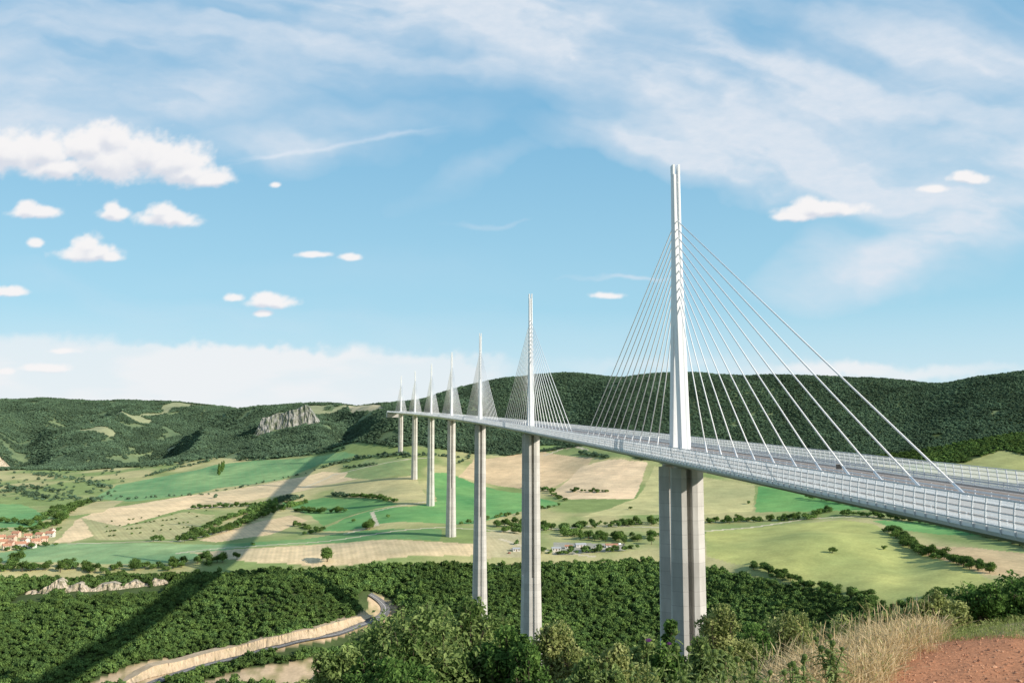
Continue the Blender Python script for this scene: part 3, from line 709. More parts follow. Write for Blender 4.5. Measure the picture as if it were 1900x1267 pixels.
for i in range(7):
    s = 342.0*i
    x, y, zr, th = cl(s)
    zb = float(hgt(x, y))-6
    top_z = zr-5.0; H = top_z-zb
    V = []; Fc = []
    hs = min(90, H)
    for sg in (-1, 1):
        rings = []
        for h in np.linspace(hs, 0, 10):
            outer = 9.3+.006*h; tk = 5.0+.030*h
            rings.append(rect8(s, 0, sg*(outer-tk/2), Wd(h), tk/2, 2.3+.006*h, top_z-h, 1.9+.010*h, (.85, 2.6)))
        loft(V, Fc, rings)
        loft(V, Fc, [rect8(s, 0, sg*6.8, 3.6, 1.6, .5, top_z), rect8(s, 0, sg*6.8, 3.2, 1.4, .5, top_z+1.2)])
    if H > 90:
        rings = [rect8(s, 0, 0, Wd(h), 9.84+.012*(h-90), 2.84+.012*(h-90), top_z-h, 2.8+.012*(h-90), (.85, .9)) for h in np.linspace(H, 89.5, 10)]
        loft(V, Fc, rings)
    pr = obj("pier", pymesh("pier", V, Fc, [M_conc]), bridge)
    def ring(hh, cb, w, l, gw, gd):
        pts = [(-w, -l+.3), (-w+.25, -l), (-gw, -l), (-gw*.8, -l+gd), (gw*.8, -l+gd), (gw, -l), (w-.25, -l), (w, -l+.3), (w, l-.3), (w-.25, l), (gw, l), (gw*.8, l-gd), (-gw*.8, l-gd), (-gw, l), (-w+.25, l), (-w, l-.3)]
        c_, s_ = math.cos(th), math.sin(th)
        return [(x+a*c_-(cb+b)*s_, y+a*s_+(cb+b)*c_, zr+hh) for a, b in pts]
    V = []; Fc = []
    for sg in (-1, 1):
        loft(V, Fc, [ring(h, sg*float(np.interp(h, [0, 38], [4.9, 1.8])), float(np.interp(h, [0, 38], [1.5, 1.3])), float(np.interp(h, [0, 38], [1.9, 1.8])), .4, .05) for h in np.linspace(-.3, 38.5, 6)])
    loft(V, Fc, [ring(h, 0, float(np.interp(h, [38, 60, 84], [1.3, 1.2, 1.15])), float(np.interp(h, [38, 50, 68, 84], [3.6, 2.6, 1.7, 1.4])), .5, float(np.interp(h, [38, 60, 75], [.05, .15, .45]))) for h in np.linspace(37.5, 84, 10)])
    c_, s_ = math.cos(th), math.sin(th)
    for sg in (-1, 1):
        def bx(hh): return [(x+a*c_-b*s_, y+a*s_+b*c_, zr+hh) for a, b in ((sg*.5, -1.38), (sg*1.14, -1.38), (sg*1.14, 1.38), (sg*.5, 1.38))]
        loft(V, Fc, [bx(83.9), bx(87.0)])
    py = obj("pylon", pymesh("pylon", V, Fc, [M_white]), bridge)
    cr_ = .165 if i == 0 else .19
    for sg in (-1, 1):
        for k in range(11):
            d = 27+12.5*k; hm = 44+2.55*k
            lm = float(np.interp(hm, [38, 50, 68, 84], [3.6, 2.6, 1.7, 1.4]))
            V = []; Fc = []
            p0 = Vector((x-sg*(lm-.5)*s_, y+sg*(lm-.5)*c_, zr+hm))
            p1 = Vector(bp(s+sg*d, 0, .0))
            tube(V, Fc, [p0, p1], [cr_, cr_], 8)
            L_ = (p1-p0).length
            tube(V, Fc, [p1.lerp(p0, 4.0/L_), p1.lerp(p0, .3/L_), p1], [.2, .25, .32], 8)
            obj("stay_cable", pymesh("stay_cable", V, Fc, [M_cable], True), py)
for s in (S0-6, S1+8):
    V = []; Fc = []
    x, y, zr, th = cl(s)
    loft(V, Fc, [rect8(s, 0, 0, 16.5, 9, .3, zr-14), rect8(s, 0, 0, 16.2, 9, .3, zr-.3)])
    obj("abutment", pymesh("abutment", V, Fc, [M_conc]), bridge)
e = obj("road_sign", None, loc=bp(-105, 2.0, 0), category="sign", label="black rectangular sign on a short post beside the barrier")
V = []; Fc = []; box(V, Fc, -.55, .55, -.05, .05, 1.1, 2.0); obj("sign_board", pymesh("sign_board", V, Fc, [M_black]), e)
V = []; Fc = []; box(V, Fc, -.62, .62, .055, .08, 1.04, 2.06); obj("sign_frame", pymesh("sign_frame", V, Fc, [M_rail]), e)
V = []; Fc = []; tube(V, Fc, [(0, .14, 0), (0, .14, 1.95)], [.05, .05], 8); obj("post", pymesh("post", V, Fc, [M_rail]), e)
# ------------------------------------------------------------------ houses
M_wall = [simple("render_cream", (.60, .50, .38), (.70, .60, .48), .9, .6), simple("render_pink", (.64, .45, .35), (.72, .53, .42), .9, .6), simple("render_white", (.58, .56, .52), (.66, .64, .60), .9, .6)]
M_roof = simple("terracotta", (.42, .20, .12), (.60, .31, .20), .9, 1.2)
M_shed = simple("metal_roof", (.42, .43, .44), (.52, .53, .54), .5, .5)
M_win = simple("dark_glass", (.03, .035, .04), (.06, .065, .07), .2, 3)
M_door = simple("wood_door", (.16, .08, .05), (.22, .12, .07), .7, 3)
def house(pos, w, d, h, rotz, wall, roof, label, kind="house", group="village houses", rh=.35):
    e = obj(kind, None, loc=pos, category="house" if kind == "house" else "building", label=label, group=group); e.rotation_euler = (0, 0, rotz)
    V = []; Fc = []; box(V, Fc, -w/2, w/2, -d/2, d/2, -2, h)
    r = d/2*rh*2
    b = len(V); V += [(-w/2, -d/2, h), (-w/2, d/2, h), (-w/2, 0, h+r-.05), (w/2, -d/2, h), (w/2, d/2, h), (w/2, 0, h+r-.05)]; Fc += [(b, b+2, b+1), (b+3, b+4, b+5)]
    obj("wall", pymesh("wall", V, Fc, [wall]), e)
    V = []; Fc = []; o = .5
    for sg in (-1, 1):
        loft(V, Fc, [[(xx, sg*(d/2+o), h-o*r/(d/2)), (xx, 0, h+r), (xx, 0, h+r+.25), (xx, sg*(d/2+o), h+.25-o*r/(d/2))] for xx in (-w/2-o, w/2+o)])
    ro = obj("roof", pymesh("roof", V, Fc, [roof]), e)
    if kind == "house":
        V = []; Fc = []; box(V, Fc, w*.2, w*.2+.8, -.4, .4, h+r*.6, h+r+1.1); obj("chimney", pymesh("chimney", V, Fc, [wall]), ro)
    V = []; Fc = []; box(V, Fc, -.6, .6, -d/2-.06, -d/2+.02, 0, 2.2); obj("door", pymesh("door", V, Fc, [M_door]), e)
    for zf in ([1.0, 3.7] if h > 4.6 else [1.0]):
        for xf in (-.33, .33):
            V = []; Fc = []; box(V, Fc, w*xf-.55, w*xf+.55, -d/2-.06, -d/2+.02, zf, zf+1.4); obj("window", pymesh("window", V, Fc, [M_win]), e)
hs = [(5,1012,13,9),(22,1004,12,8),(38,1014,14,9),(52,1000,11,8),(66,1010,12,9),(93,996,13,9),(12,1020,11,8),(30,996,12,8),(46,1006,13,8),(74,998,12,8),(82,1005,10,8),(58,1016,12,9),(1,1003,13,9),(20,1012,12,8),(97,990,9,7),(-14,1010,13,9)]
for i, (a, b, w, d) in enumerate(hs):
    q = survey(a, b)
    house(tuple(q), w*.9, d*.9, random.choice([4.2, 5.4, 5.8]), random.uniform(-.7, .7), M_wall[i % 3], M_roof, ["cream", "pink", "white"][i % 3]+" village house with a terracotta roof")
for i, (a, b, w, d) in enumerate([(1032,1021,11,7),(1055,1017,9,6),(1077,1014,13,8),(1135,1015,15,7),(958,1022,9,6)]):
    q = survey(a, b); house(tuple(q), w, d, 3.0, random.uniform(-.3, .3), M_wall[2], M_shed if i % 2 == 0 else M_roof, "low white farm building with a shallow "+("metal" if i % 2 == 0 else "tile")+" roof", "farm_building", "farm buildings by the hedge", .2)
M_car = [simple("car_white", (.75, .75, .76), (.8, .8, .8), .3, 1), simple("car_grey", (.2, .21, .23), (.26, .27, .28), .3, 1), simple("car_red", (.4, .04, .03), (.45, .05, .04), .3, 1)]
V = []; Fc = []
prof = [(-2.2,.3),(-2.2,.85),(-1.95,1.0),(-1.1,1.05),(1.2,1.02),(2.1,.85),(2.2,.55),(2.2,.3)]
loft(V, Fc, [[(a, yv, b) for a, b in prof] for yv in (-.85, .85)]); body = [pymesh("car_body", V, Fc, [m]) for m in M_car]
V = []; Fc = []
loft(V, Fc, [[(-1.8,-.8,1.02),(1.1,-.8,1.02),(1.1,.8,1.02),(-1.8,.8,1.02)], [(-1.4,-.65,1.5),(.3,-.65,1.5),(.3,.65,1.5),(-1.4,.65,1.5)]]); cabin = pymesh("car_cabin", V, Fc, [M_win])
V = []; Fc = []; tube(V, Fc, [(0, -.12, 0), (0, .12, 0)], [.33, .33], 12); wheel = pymesh("wheel", V, Fc, [M_black])
for i, (a, b) in enumerate([(1105,1014),(1112,1015),(1119,1014),(1150,1010),(1158,1011),(945,1026),(950,1020)]):
    q = survey(a, b); e = obj("parked_car", None, loc=tuple(q), category="car", label=["white", "grey", "red"][i % 3]+" car parked on gravel by farm buildings", group="cars parked by the farm"); e.rotation_euler = (0, 0, random.random()*3)
    obj("body", body[i % 3], e); obj("cabin", cabin, e)
    for wx in (-1.35, 1.35):
        for wy in (-.8, .8): obj("wheel", wheel, e, loc=(wx, wy, .33))
# ------------------------------------------------------------------ near shrubs
def shrub(px, topy, wpx, Yd, mat, nleaf, size, label, seed, lob=9, kind="shrub", aspect=.55):
    rg = np.random.default_rng(seed)
    u, v = uv(px, topy); Xc = u*Yd; ztop = v*Yd
    zg = float(hgt(Xc, Yd)); H = max(ztop-zg, .4); W = wpx/F*Yd
    L = []
    vis = min(H, (1290-topy)/F*Yd+.2)
    for i in range(lob):
        a = rg.random()*6.28; q = rg.random()**.6*.5
        lx, ly = q*W*.75*math.cos(a), q*W*.75*math.sin(a)
        r = W*rg.uniform(.10, .19)
        lz = H-r-(abs(q)*1.3)**2*vis*.5-rg.random()*vis*.28
        L.append((lx, ly, lz, r, r, r*rg.uniform(.8, 1.1)))
    L.append((0, 0, H-W*.14, W*.14, W*.14, W*.14))
    for i in range(lob//2):
        a = rg.random()*6.28; L.append((W*.33*math.cos(a), W*.33*math.sin(a), H-vis*rg.uniform(.45, .8), W*.2, W*.2, W*.22))
    L.append((0, 0, H-vis*.6, W*.3, W*.3, vis*.35))
    for i in range(lob*2):
        l = L[rg.integers(0, lob)]; d = rg.normal(size=3); d[2] = abs(d[2])+.3; d /= np.linalg.norm(d); q = l[3]*1.05
        L.append((l[0]+d[0]*q, l[1]+d[1]*q, l[2]+d[2]*q, l[3]*.28, l[3]*.28, l[3]*.45))
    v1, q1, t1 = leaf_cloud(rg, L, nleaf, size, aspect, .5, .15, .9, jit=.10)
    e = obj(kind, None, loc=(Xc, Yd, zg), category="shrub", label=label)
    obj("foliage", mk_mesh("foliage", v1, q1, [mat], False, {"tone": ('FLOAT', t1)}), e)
    V = []; Fc = []
    for i, l in enumerate(L):
        b = (rg.uniform(-.08, .08), rg.uniform(-.08, .08), -.1)
        tube(V, Fc, [b, (l[0]*.45, l[1]*.45, l[2]*.55), (l[0], l[1], l[2]+l[5]*.5)], [.03, .015, .003], 6)
        for j in range(4):
            d = rg.normal(size=3); d /= np.linalg.norm(d); d[2] = abs(d[2])
            tube(V, Fc, [(l[0]*.9, l[1]*.9, l[2]*.95), (l[0]+d[0]*l[3]*1.1, l[1]+d[1]*l[3]*1.1, l[2]+d[2]*l[5]*1.2)], [.006, .002], 4)
    obj("stem", pymesh("stem", V, Fc, [M_bark]), e)
SH = [ (800,1122,300,12.0,M_oak,24000,.062,"dense oak bush with small green leaves",1,18),
 (875,1108,160,12.6,M_oak,9000,.060,"upright oak bush top with small green leaves",2,8),
 (645,1200,150,11.2,M_oak,9000,.055,"low oak bush on the slope edge",3,8),
 (940,1162,140,11.6,M_dark,8500,.055,"rounded green bush on the slope",4,8),
 (1040,1152,140,11.0,M_sage,9000,.042,"feathery pale olive shrub",5,9),
 (985,1195,110,10.2,M_dark,6000,.045,"dark green bush on the slope edge",27,8),
 (1150,1195,140,9.5,M_sage,7000,.04,"low olive weeds on the slope edge",6,8),
 (1245,1150,75,10.0,M_dark,4500,.05,"narrow dark green shoot",7,5),
 (1200,1178,90,10.4,M_oak,5500,.045,"green bush in front of the pier",28,7),
 (1338,1120,140,14.0,M_sage,8500,.05,"rounded pale green shrub",8,8),
 (1300,1180,130,11.5,M_oak,6500,.045,"low green bush among dry grass",9,7),
 (1450,1135,200,18.0,M_sage,9500,.06,"spreading pale olive hawthorn bush",10,9),
 (1395,1155,130,15.0,M_dark,6000,.05,"small green bush on the slope edge",11,7),
 (1560,1140,130,14.0,M_sage,6000,.05,"pale olive bush behind dry grass",23,8),
 (1640,1135,110,13.0,M_sage,5500,.048,"olive bush behind dry grass",29,8),
 (1735,1130,150,12.5,M_sage,8500,.05,"olive green bush behind dry grass",12,8),
 (1800,1112,160,13.0,M_oak,9000,.055,"green bush beside the red earth",13,9),
 (1870,1085,220,13.0,M_dark,17000,.060,"large dark green bush beside the red earth",14,12),
 (1945,1095,200,12.5,M_dark,10000,.060,"dark green leafy bush",15,9),
 (1700,1160,90,11.0,M_sage,4000,.045,"small olive weed clump",16,5),
 (1790,1152,140,10.6,M_sage,7500,.042,"low olive shrub on earth edge",17,8),
 (1885,1150,150,10.8,M_oak,8000,.045,"low green shrub on earth edge",18,8),
 (1835,1168,120,9.7,M_dark,5500,.038,"low dark weeds on earth edge",24,8),
 (1740,1172,100,9.6,M_sage,4500,.036,"low olive weeds on earth edge",25,7),
 (1920,1160,120,9.6,M_dark,5500,.038,"low leafy plants on earth edge",26,8),
 (1610,1118,60,24.0,M_sage,3000,.07,"pale bush on the slope",19,5),
 (560,1262,90,10.5,M_sage,2500,.045,"low weeds at the slope edge",20,5),
 (720,1218,170,10.5,M_dark,9000,.048,"low dark bush with small green leaves",21,8),
 (1090,1220,130,8.6,M_oak,6000,.04,"low clump of leafy weeds",22,7),
]
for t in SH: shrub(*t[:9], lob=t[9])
def blades(name, xs, ys, hlo, hhi, wid, mat, rg, lean=.35, la=None, **kw):
    n = len(xs); zs = hgt(xs, ys); h = hlo+(hhi-hlo)*rg.random(n)**1.5; a = rg.uniform(0, 6.28, n)
    if la is None: la = rg.uniform(0, 6.28, n)
    le = np.abs(rg.normal(0, lean, n))*h
    dx, dy = np.cos(a)*wid/2, np.sin(a)*wid/2; lx, ly = np.cos(la)*le, np.sin(la)*le
    def lv(f, w):
        cx = xs+lx*f*f; cy = ys+ly*f*f; cz = zs-.02+h*f*(1-.12*f)
        return np.stack([cx-dx*w, cy-dy*w, cz], 1), np.stack([cx+dx*w, cy+dy*w, cz], 1)
    lev = [lv(0, 1.1), lv(.5, .8), lv(.78, .55), lv(.86, 2.0), lv(1.0, .25)]
    V = np.stack([p for pr in lev for p in pr], 1).reshape(-1, 3)
    b = np.arange(n)[:, None]*10
    Q = np.concatenate([b+np.array([[0, 1, 3, 2]]), b+np.array([[2, 3, 5, 4]]), b+np.array([[4, 5, 7, 6]]), b+np.array([[6, 7, 9, 8]])])
    tone = np.repeat(rg.random(n), 10)
    return obj(name, mk_mesh(name, V, Q, [mat], False, {"tone": ('FLOAT', tone)}), kind="stuff", **kw)
rg = np.random.default_rng(55)
def region(n, pxa, pxb, ya, yb):
    pu = rg.uniform(uv(pxa, 1200)[0], uv(pxb, 1200)[0], n); y = rg.uniform(ya, yb, n); return pu*y, y
LOWT = ([.2, .33, .37, .40, .46], [5.5, 6.0, 6.5, 7.7, 9.0])
cx, cy = region(1500, 1290, 1745, 6.0, 10.3)
keep = (cy > np.interp(cx/cy, *LOWT)+rg.normal(0, .25, len(cx))) & (fbm(cx/.6, cy/.6, 85, 2) > .34); cx, cy = cx[keep], cy[keep]
per = rg.integers(10, 48, len(cx))
ids = np.repeat(np.arange(len(cx)), per)
aa = rg.uniform(0, 6.28, len(ids)); rr_ = np.abs(rg.normal(0, .055, len(ids)))
x = cx[ids]+np.cos(aa)*rr_; y = cy[ids]+np.sin(aa)*rr_
blades("dry_grass", x, y, .04, .25, .0034, M_straw, rg, .6, aa+rg.normal(0, 1.2, len(aa)), label="wispy straw-coloured dry grass", category="grass")
x, y = region(17000, 1290, 1760, 6.0, 10.0)
m = y > np.interp(x/y, *LOWT)+rg.normal(0, .3, len(x))
blades("dry_grass", x[m], y[m], .03, .17, .004, M_straw, rg, 1.0, label="short matted dry grass", category="grass")
x, y = region(9000, 1330, 1760, 6.2, 10.2)
m = (y > np.interp(x/y, *LOWT)) & (fbm(x/.5, y/.5, 86, 2) > .5)
blades("meadow_grass", x[m], y[m], .05, .22, .0045, M_ggrass, rg, .7, label="green blades among the dry grass", category="grass")
x, y = region(700, 1320, 1740, 6.2, 10.0)
m = y > np.interp(x/y, *LOWT)
blades("dry_grass", x[m], y[m], .25, .50, .0032, M_straw, rg, .25, label="sparse tall dry grass stalks", category="grass")
x, y = region(16000, 950, 1400, 5.2, 9.5)
blades("meadow_grass", x, y, .10, .38, .004, M_ggrass, rg, .5, label="green and yellow wild grass on slope edge", category="grass")
x, y = region(7000, 1200, 1560, 5.2, 8.0)
blades("dry_grass", x, y, .08, .28, .004, M_straw, rg, .7, label="thin dry grass between thistles", category="grass")
x, y = region(6000, 1640, 1960, 8.1, 9.8)
blades("sparse_grass", x, y, .02, .10, .004, M_ggrass, rg, .7, label="short weeds at the edge of red earth", category="grass")
x, y = region(4200, 1560, 1980, 5.5, 8.6); s = rg.gamma(1.1, .0025, len(x))+.001
v0, f0 = ico(1, 1.0); zs = hgt(x, y)
V = (v0[None]*(s[:, None, None]*rg.uniform(.6, 1.3, (len(x), 1, 3)))*(1+.15*rg.normal(size=(len(x), len(v0), 1)))+np.stack([x, y, zs+s*.2], 1)[:, None]).reshape(-1, 3)
Fq = (f0[None]+np.arange(len(x))[:, None, None]*len(v0)).reshape(-1, 3)
obj("gravel", mk_mesh("gravel", V, Fq, [simple("earth_stone", (.36, .16, .09), (.62, .36, .22), .95, 6)]), kind="stuff", label="small reddish stones on bare earth", category="gravel")
def thistle(px, topy, Yd, seed, flower):
    rg = random.Random(seed); u, v = uv(px, topy); X0 = u*Yd; zg = float(hgt(X0, Yd)); H = max(.35, v*Yd-zg)
    e = obj("thistle", None, loc=(X0, Yd, zg), category="plant", group="wild thistles in dry grass", label="spiny green thistle with "+("purple flower heads" if flower else "green flower buds"))
    e.rotation_euler = (0, 0, rg.random()*6)
    V = []; Fc = []; tips = []
    main = [(0, 0, -.03), (.02*rg.uniform(-1, 1), .02, H*.4), (.04*rg.uniform(-1, 1), .03*rg.uniform(-1, 1), H*.75), (.05*rg.uniform(-1, 1), .04*rg.uniform(-1, 1), H)]
    tube(V, Fc, main, [.008, .007, .005, .003], 7); tips.append(Vector(main[-1])); axes = [main]
    for i in range(4):
        a = rg.random()*6.28; f = rg.uniform(.4, .75); b = Vector(main[1]).lerp(Vector(main[2]), (f-.4)/.35); l = H*rg.uniform(.25, .42)
        t = b+Vector((math.cos(a)*l*.55, math.sin(a)*l*.55, l*.85)); mdl = b.lerp(t, .5)+Vector((math.cos(a)*.02, math.sin(a)*.02, -.02))
        tube(V, Fc, [b, mdl, t], [.005, .004, .003], 6); tips.append(t); axes.append([b, mdl, t])
    obj("stem", pymesh("stem", V, Fc, [M_thistle]), e)
    V = []; Fc = []
    for ax in axes:
        pts_ = [Vector(p) for p in ax]
        nl = 12 if ax is main else 6
        for i in range(nl):
            f = (i+.4)/nl*(len(pts_)-1); k = min(int(f), len(pts_)-2); b = pts_[k].lerp(pts_[k+1], f-k)
            a = i*2.4+rg.random(); l = rg.uniform(.06, .13)*(1.2-.5*i/nl)
            d = Vector((math.cos(a), math.sin(a), .35)).normalized(); sd = Vector((-math.sin(a), math.cos(a), 0)); up = Vector((0, 0, 1))
            seg = 5; mid0 = len(V)
            for j in range(seg*2+1):
                g_ = j/(seg*2); c_ = b+d*l*g_-up*l*.5*g_*g_
                wv = l*.18*(1-g_*.75)*(1.25 if j % 2 else .35)
                V.append(c_); V.append(c_+sd*wv+up*wv*.35+d*wv*.3); V.append(c_-sd*wv+up*wv*.35+d*wv*.3)
            for j in range(seg*2):
                q = mid0+j*3; Fc.append((q, q+3, q+4, q+1)); Fc.append((q, q+2, q+5, q+3))
    me = pymesh("foliage", V, Fc, [M_thistle]); at_ = me.attributes.new("tone", 'FLOAT', 'POINT'); at_.data.foreach_set("value", np.random.default_rng(seed).random(len(V)).astype(np.float32)*.8+.1)
    obj("foliage", me, e)
    for i, t in enumerate(tips):
        V = []; Fc = []; r = rg.uniform(.011, .017)
        loft(V, Fc, [[(t.x+r*q*math.cos(k*.785), t.y+r*q*math.sin(k*.785), t.z+zz_*r) for k in range(8)] for q, zz_ in ((.3, -.4), (1, .4), (1.1, 1.1), (.75, 1.9))])
        for k in range(14):
            a = k*2.4; z0 = t.z+r*(.2+1.3*(k % 5)/5); b = len(V)
            V += [(t.x+r*math.cos(a-.3), t.y+r*math.sin(a-.3), z0), (t.x+r*math.cos(a+.3), t.y+r*math.sin(a+.3), z0), (t.x+2*r*math.cos(a), t.y+2*r*math.sin(a), z0+r*.7)]; Fc.append((b, b+1, b+2))
        hd = obj("flower_head", pymesh("flower_head", V, Fc, [M_thistle]), e)
        if flower and i % 3 == 0:
            V = []; Fc = []
            for k in range(40):
                a = rg.random()*6.28; sp_ = rg.random()**.5; b = len(V); w = .0015
                bx_, by_ = t.x+r*.5*sp_*math.cos(a), t.y+r*.5*sp_*math.sin(a); ex, ey = t.x+r*1.35*sp_*math.cos(a), t.y+r*1.35*sp_*math.sin(a)
                V += [(bx_-w, by_, t.z+1.8*r), (bx_+w, by_+w, t.z+1.8*r), (ex+w, ey+w, t.z+(3.3-sp_*.8)*r), (ex-w, ey, t.z+(3.3-sp_*.8)*r)]; Fc.append((b, b+1, b+2, b+3))
            obj("petal_tuft", pymesh("petal_tuft", V, Fc, [M_purple]), hd)
for i, (a, b, yd) in enumerate([(1205,1200,5.8),(1255,1208,5.6),(1300,1215,5.4),(1345,1208,5.9),(1385,1240,5.6),(1468,1232,5.5),(1495,1238,5.7),(1538,1184,6.1),(1555,1210,6.0),(1320,1240,5.1),(1130,1235,5.6),(1430,1250,5.4),(1175,1228,6.0),(1275,1232,6.1)]):
    thistle(a, b, yd, i, i in (0,))
# ------------------------------------------------------------------ sun and sky
sd = Vector((1.87, -1.08, 1.0)).normalized()
sun = bpy.data.lights.new("sun", 'SUN'); so = bpy.data.objects.new("sun", sun); COL.objects.link(so)
sun.energy = 5.0; sun.angle = math.radians(.5); sun.color = (1, .92, .80); so.rotation_euler = sd.to_track_quat('Z', 'Y').to_euler()
w = bpy.data.worlds.new("World"); scene.world = w; w.use_nodes = True; nt = w.node_tree
STR = .13
bgA = nt.nodes['Background']; bgA.inputs[1].default_value = STR
def nish(nt):
    sky = nt.nodes.new('ShaderNodeTexSky'); sky.sky_type = 'NISHITA'; sky.sun_disc = False
    sky.sun_elevation = math.asin(sd.z); sky.sun_rotation = math.atan2(sd.x, sd.y); sky.altitude = 400; sky.air_density = 1.0; sky.dust_density = .6; sky.ozone_density = 1.5
    return sky
sky = nish(nt)
k = 1/STR
nt.links.new(mixc(nt, .30, mixc(nt, 1.0, sky.outputs[0], (1.0, 1.05, .95), 'MULTIPLY'), (.44*k, .56*k, .72*k)), bgA.inputs[0])
us = np.concatenate([np.linspace(-2.2, -.62, 50)[:-1], np.arange(-.62, .6201, .0014), np.linspace(.62, 2.2, 50)[1:]])
vs = np.concatenate([np.linspace(-.25, -.03, 8)[:-1], np.arange(-.03, .50, .0014), np.linspace(.50, 1.6, 40)[1:]])
su_, sv_ = np.meshgrid(us, vs, indexing='ij')
def blob(px, py, rx, ry, rotd=0, st=1):
    return uv(px, py)+(rx/F, ry/F, math.radians(rotd), st)
def blen(U_, V_, b):
    du = U_-b[0]; dv = V_-b[1]; c_, s_ = math.cos(b[4]), math.sin(b[4])
    return np.hypot((du*c_+dv*s_)/b[2], (-du*s_+dv*c_)/b[3])
CUM = [blob(*q) for q in [(15,288,116,50),(80,285,70,48),(110,312,70,28),(160,275,56,42),(205,262,54,44),(205,300,96,56),(270,290,84,54),(320,305,84,48),(350,322,70,32),(390,333,48,18),(65,395,56,15),(52,388,26,16),(78,390,26,14),(213,396,32,16),(208,388,20,15),(310,408,66,18),(300,397,34,22),(325,402,32,18),(165,472,66,20),(165,458,36,26),(188,466,32,18),(205,478,26,12),(65,452,20,10),(15,541,48,12),
 (500,562,48,13),(490,554,28,15),(512,557,24,14),(432,552,22,9),(488,582,18,8),(85,683,54,10),(8,690,24,9),(1530,392,94,17),(1510,384,44,18),(1550,386,38,16),(1478,402,48,14),(1795,332,48,12),(1788,326,24,11),(1733,351,34,9),(1127,549,32,8),(652,477,24,8),(585,473,32,7),(510,343,12,7),(120,652,30,7)]]
wa = fbm(su_*55, sv_*60, 301, 5)-.5; wb = fbm(su_*55, sv_*60, 302, 5)-.5
fine = fbm(su_*70, sv_*90, 310, 6)-.5; finer = fbm(su_*240, sv_*280, 311, 4)-.5
def dmax(off):
    D = np.full(su_.shape, -1.0)
    for b in CUM:
        U_ = su_+off[0]+wa*min(.016, b[2]*.5); V_ = sv_+off[1]+wb*min(.010, b[3]*.6)
        m = (np.abs(U_-b[0]) < b[2]*2) & (np.abs(V_-b[1]) < b[3]*2.2)
        dv = V_[m]-b[1]; dv = np.where(dv < 0, dv*1.3, dv)
        D[m] = np.maximum(D[m], 1-np.hypot((U_[m]-b[0])/b[2], dv/b[3]))
    return D
Dn = dmax((0, 0)); D_up = dmax((.002, .008))
cmask = sstep(-.14, .55, Dn+.75*fine+.25*finer+.08)*.97
cshade = sstep(-.12, .50, D_up-Dn*.75-.35*fine)
CIR = [blob(*q) for q in [(150,40,900,240,5,.74),(350,200,620,110,0,.42),(950,50,750,170,-5,.92),(1280,190,560,160,-14,1.15),(1500,310,460,75,-8,1.05),(1780,180,380,260,0,.85),(1600,480,260,90,12,.85),(1850,400,260,130,20,1.05),(620,262,270,60,8,.45),(840,330,140,40,25,.3),
 (1250,320,400,40,-12,.75),(250,520,340,40,-14,.22),(870,415,80,8,5,.5),(1110,491,150,6,3,.8),(700,500,500,60,0,.08),(600,585,600,45,0,.12)]]
w1 = fbm(su_*5, sv_*6, 320, 6)-.5; w2 = fbm(su_*5, sv_*6, 321, 6)-.5
cir = sum(np.clip(1-blen(su_+w1*.24, sv_+w2*.11, b), 0, 1)**.85*b[5] for b in CIR)
ang = math.radians(14)
ru = (su_*math.cos(ang)-sv_*math.sin(ang))+w1*.16; rv = (su_*math.sin(ang)+sv_*math.cos(ang))+w2*.10
fib = fbm(ru*6, rv*34, 330, 8); fib2 = fbm(ru*16+3, rv*70, 332, 6)
soft = fbm(su_*5+w1, sv_*9, 331, 8)
cir = np.clip(cir*(.32+.68*sstep(.32, .68, soft)+.55*sstep(.33, .67, fib)+.35*(fib2-.5)), 0, 1)
BNK = [blob(*q) for q in [(60,685,440,86,0,1.4),(380,698,340,72,0,1.3),(640,703,300,78,0,1.3),(820,690,180,60,0,.9),(300,760,1200,70,0,1.0),(1650,692,400,28,0,.8),(1250,668,420,35,0,.35)]]
bf = sum(np.clip(1-blen(su_+w1*.10+wa*.02, sv_+w2*.035+wb*.018+fine*.006, b), 0, 1)*b[5] for b in BNK)
bank = sstep(.08, .60, bf)*(.72+.28*sstep(.35, .6, fbm(su_*9, sv_*34, 340, 7)))
CON = [blob(*q) for q in [(620,270,230,6,9,.7),(500,290,90,5,14,.4),(740,252,110,8,4,.4)]]
con = sum(np.clip(1-blen(su_, sv_+w2*.02+wb*.006, b), 0, 1)*b[5] for b in CON)*(.5+.7*fib)
rim = sstep(1.9, 1.0, np.abs(su_))*sstep(1.3, .6, sv_)
Pd = np.stack([su_, np.ones_like(su_), sv_], -1); Pd /= np.linalg.norm(Pd, axis=-1)[..., None]
Vd = (Pd*26000).reshape(-1, 3)
I = np.arange(su_.size).reshape(su_.shape)
Qd = np.stack([I[:-1, :-1], I[:-1, 1:], I[1:, 1:], I[1:, :-1]], -1).reshape(-1, 4)
M_sky = bpy.data.materials.new("sky"); M_sky.use_nodes = True; nt = M_sky.node_tree; nt.nodes.clear()
out = nt.nodes.new('ShaderNodeOutputMaterial'); em = nt.nodes.new('ShaderNodeEmission'); nt.links.new(em.outputs[0], out.inputs[0])
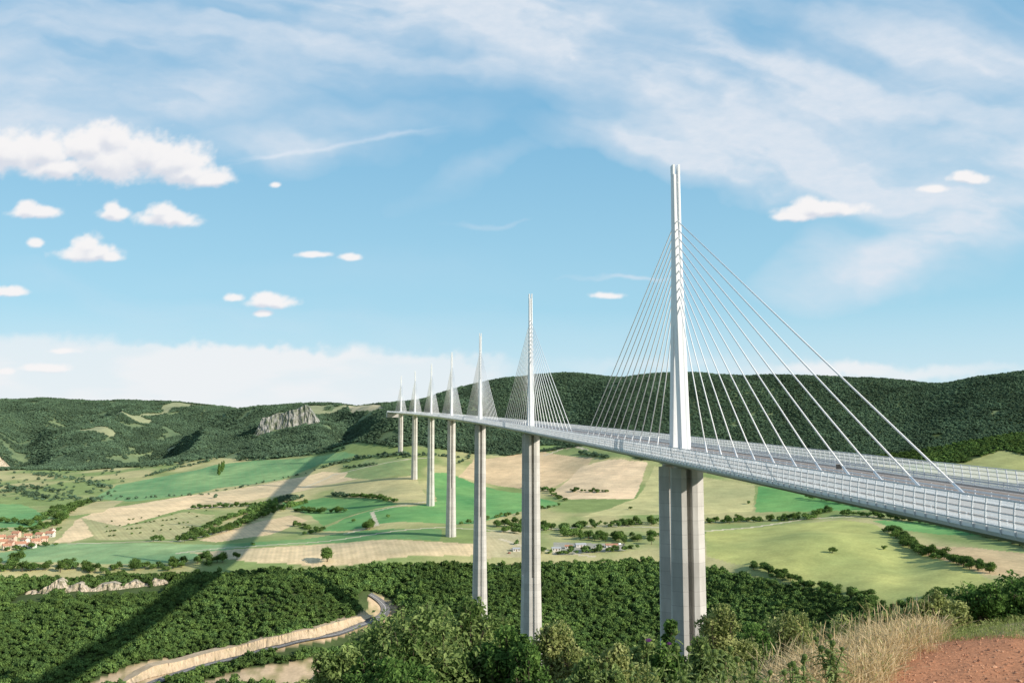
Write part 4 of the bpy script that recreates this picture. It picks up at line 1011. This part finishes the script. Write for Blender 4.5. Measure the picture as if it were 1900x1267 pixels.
pos = nt.nodes.new('ShaderNodeNewGeometry').outputs['Position']
nrm = nt.nodes.new('ShaderNodeVectorMath'); nrm.operation = 'NORMALIZE'; nt.links.new(pos, nrm.inputs[0])
sky2 = nish(nt)
if 'Vector' in sky2.inputs: nt.links.new(nrm.outputs[0], sky2.inputs['Vector'])
sep = nt.nodes.new('ShaderNodeSeparateXYZ'); nt.links.new(nrm.outputs[0], sep.inputs[0])
el = sep.outputs[2]
grad = mixc(nt, mrange(nt, el, .05, .40, 0, 1, True), (.40, .71, .86), (.20, .48, .73))
c = mixc(nt, .88, scl(nt, sky2.outputs[0], math_n(nt, 'MULTIPLY', .15, 1.0)), grad)
c = mixc(nt, mrange(nt, el, .0, .13, .75, 0), c, (.80, .87, .91))
cn = noise(nt, vscale(nt, nrm.outputs[0], (1, 1, 2.5)), 55, 5, .6)
c = mixc(nt, math_n(nt, 'MULTIPLY', attr(nt, 'bank'), .93), c, (.87, .89, .91))
ci_ = math_n(nt, 'MULTIPLY', attr(nt, 'cirrus'), mrange(nt, cn, .3, .7, .80, .96))
c = mixc(nt, ci_, c, (.74, .80, .88))
c = mixc(nt, math_n(nt, 'MULTIPLY', attr(nt, 'contrail'), .75), c, (.82, .86, .93))
cc = mixc(nt, math_n(nt, 'MULTIPLY', attr(nt, 'cumulus_shade'), .8), (.94, .92, .92), (.66, .70, .79))
c = mixc(nt, attr(nt, 'cumulus'), c, cc)
nt.links.new(c, em.inputs[0]); em.inputs[1].default_value = 1.0
try: M_sky.cycles.emission_sampling = 'NONE'
except Exception as ex: print(ex)
fl = lambda a: ('FLOAT', (a).ravel())
me = mk_mesh("sky", Vd, Qd, [M_sky], True, {"cumulus": fl(cmask*rim), "cumulus_shade": fl(cshade), "cirrus": fl(cir*rim), "bank": fl(bank*rim), "contrail": fl(np.clip(con, 0, 1))})
obj("sky", me, kind="structure", label="blue sky with high cirrus and small white puffs", category="sky")
scene.view_settings.view_transform = 'Standard'; scene.view_settings.look = 'None'; scene.view_settings.exposure = 0
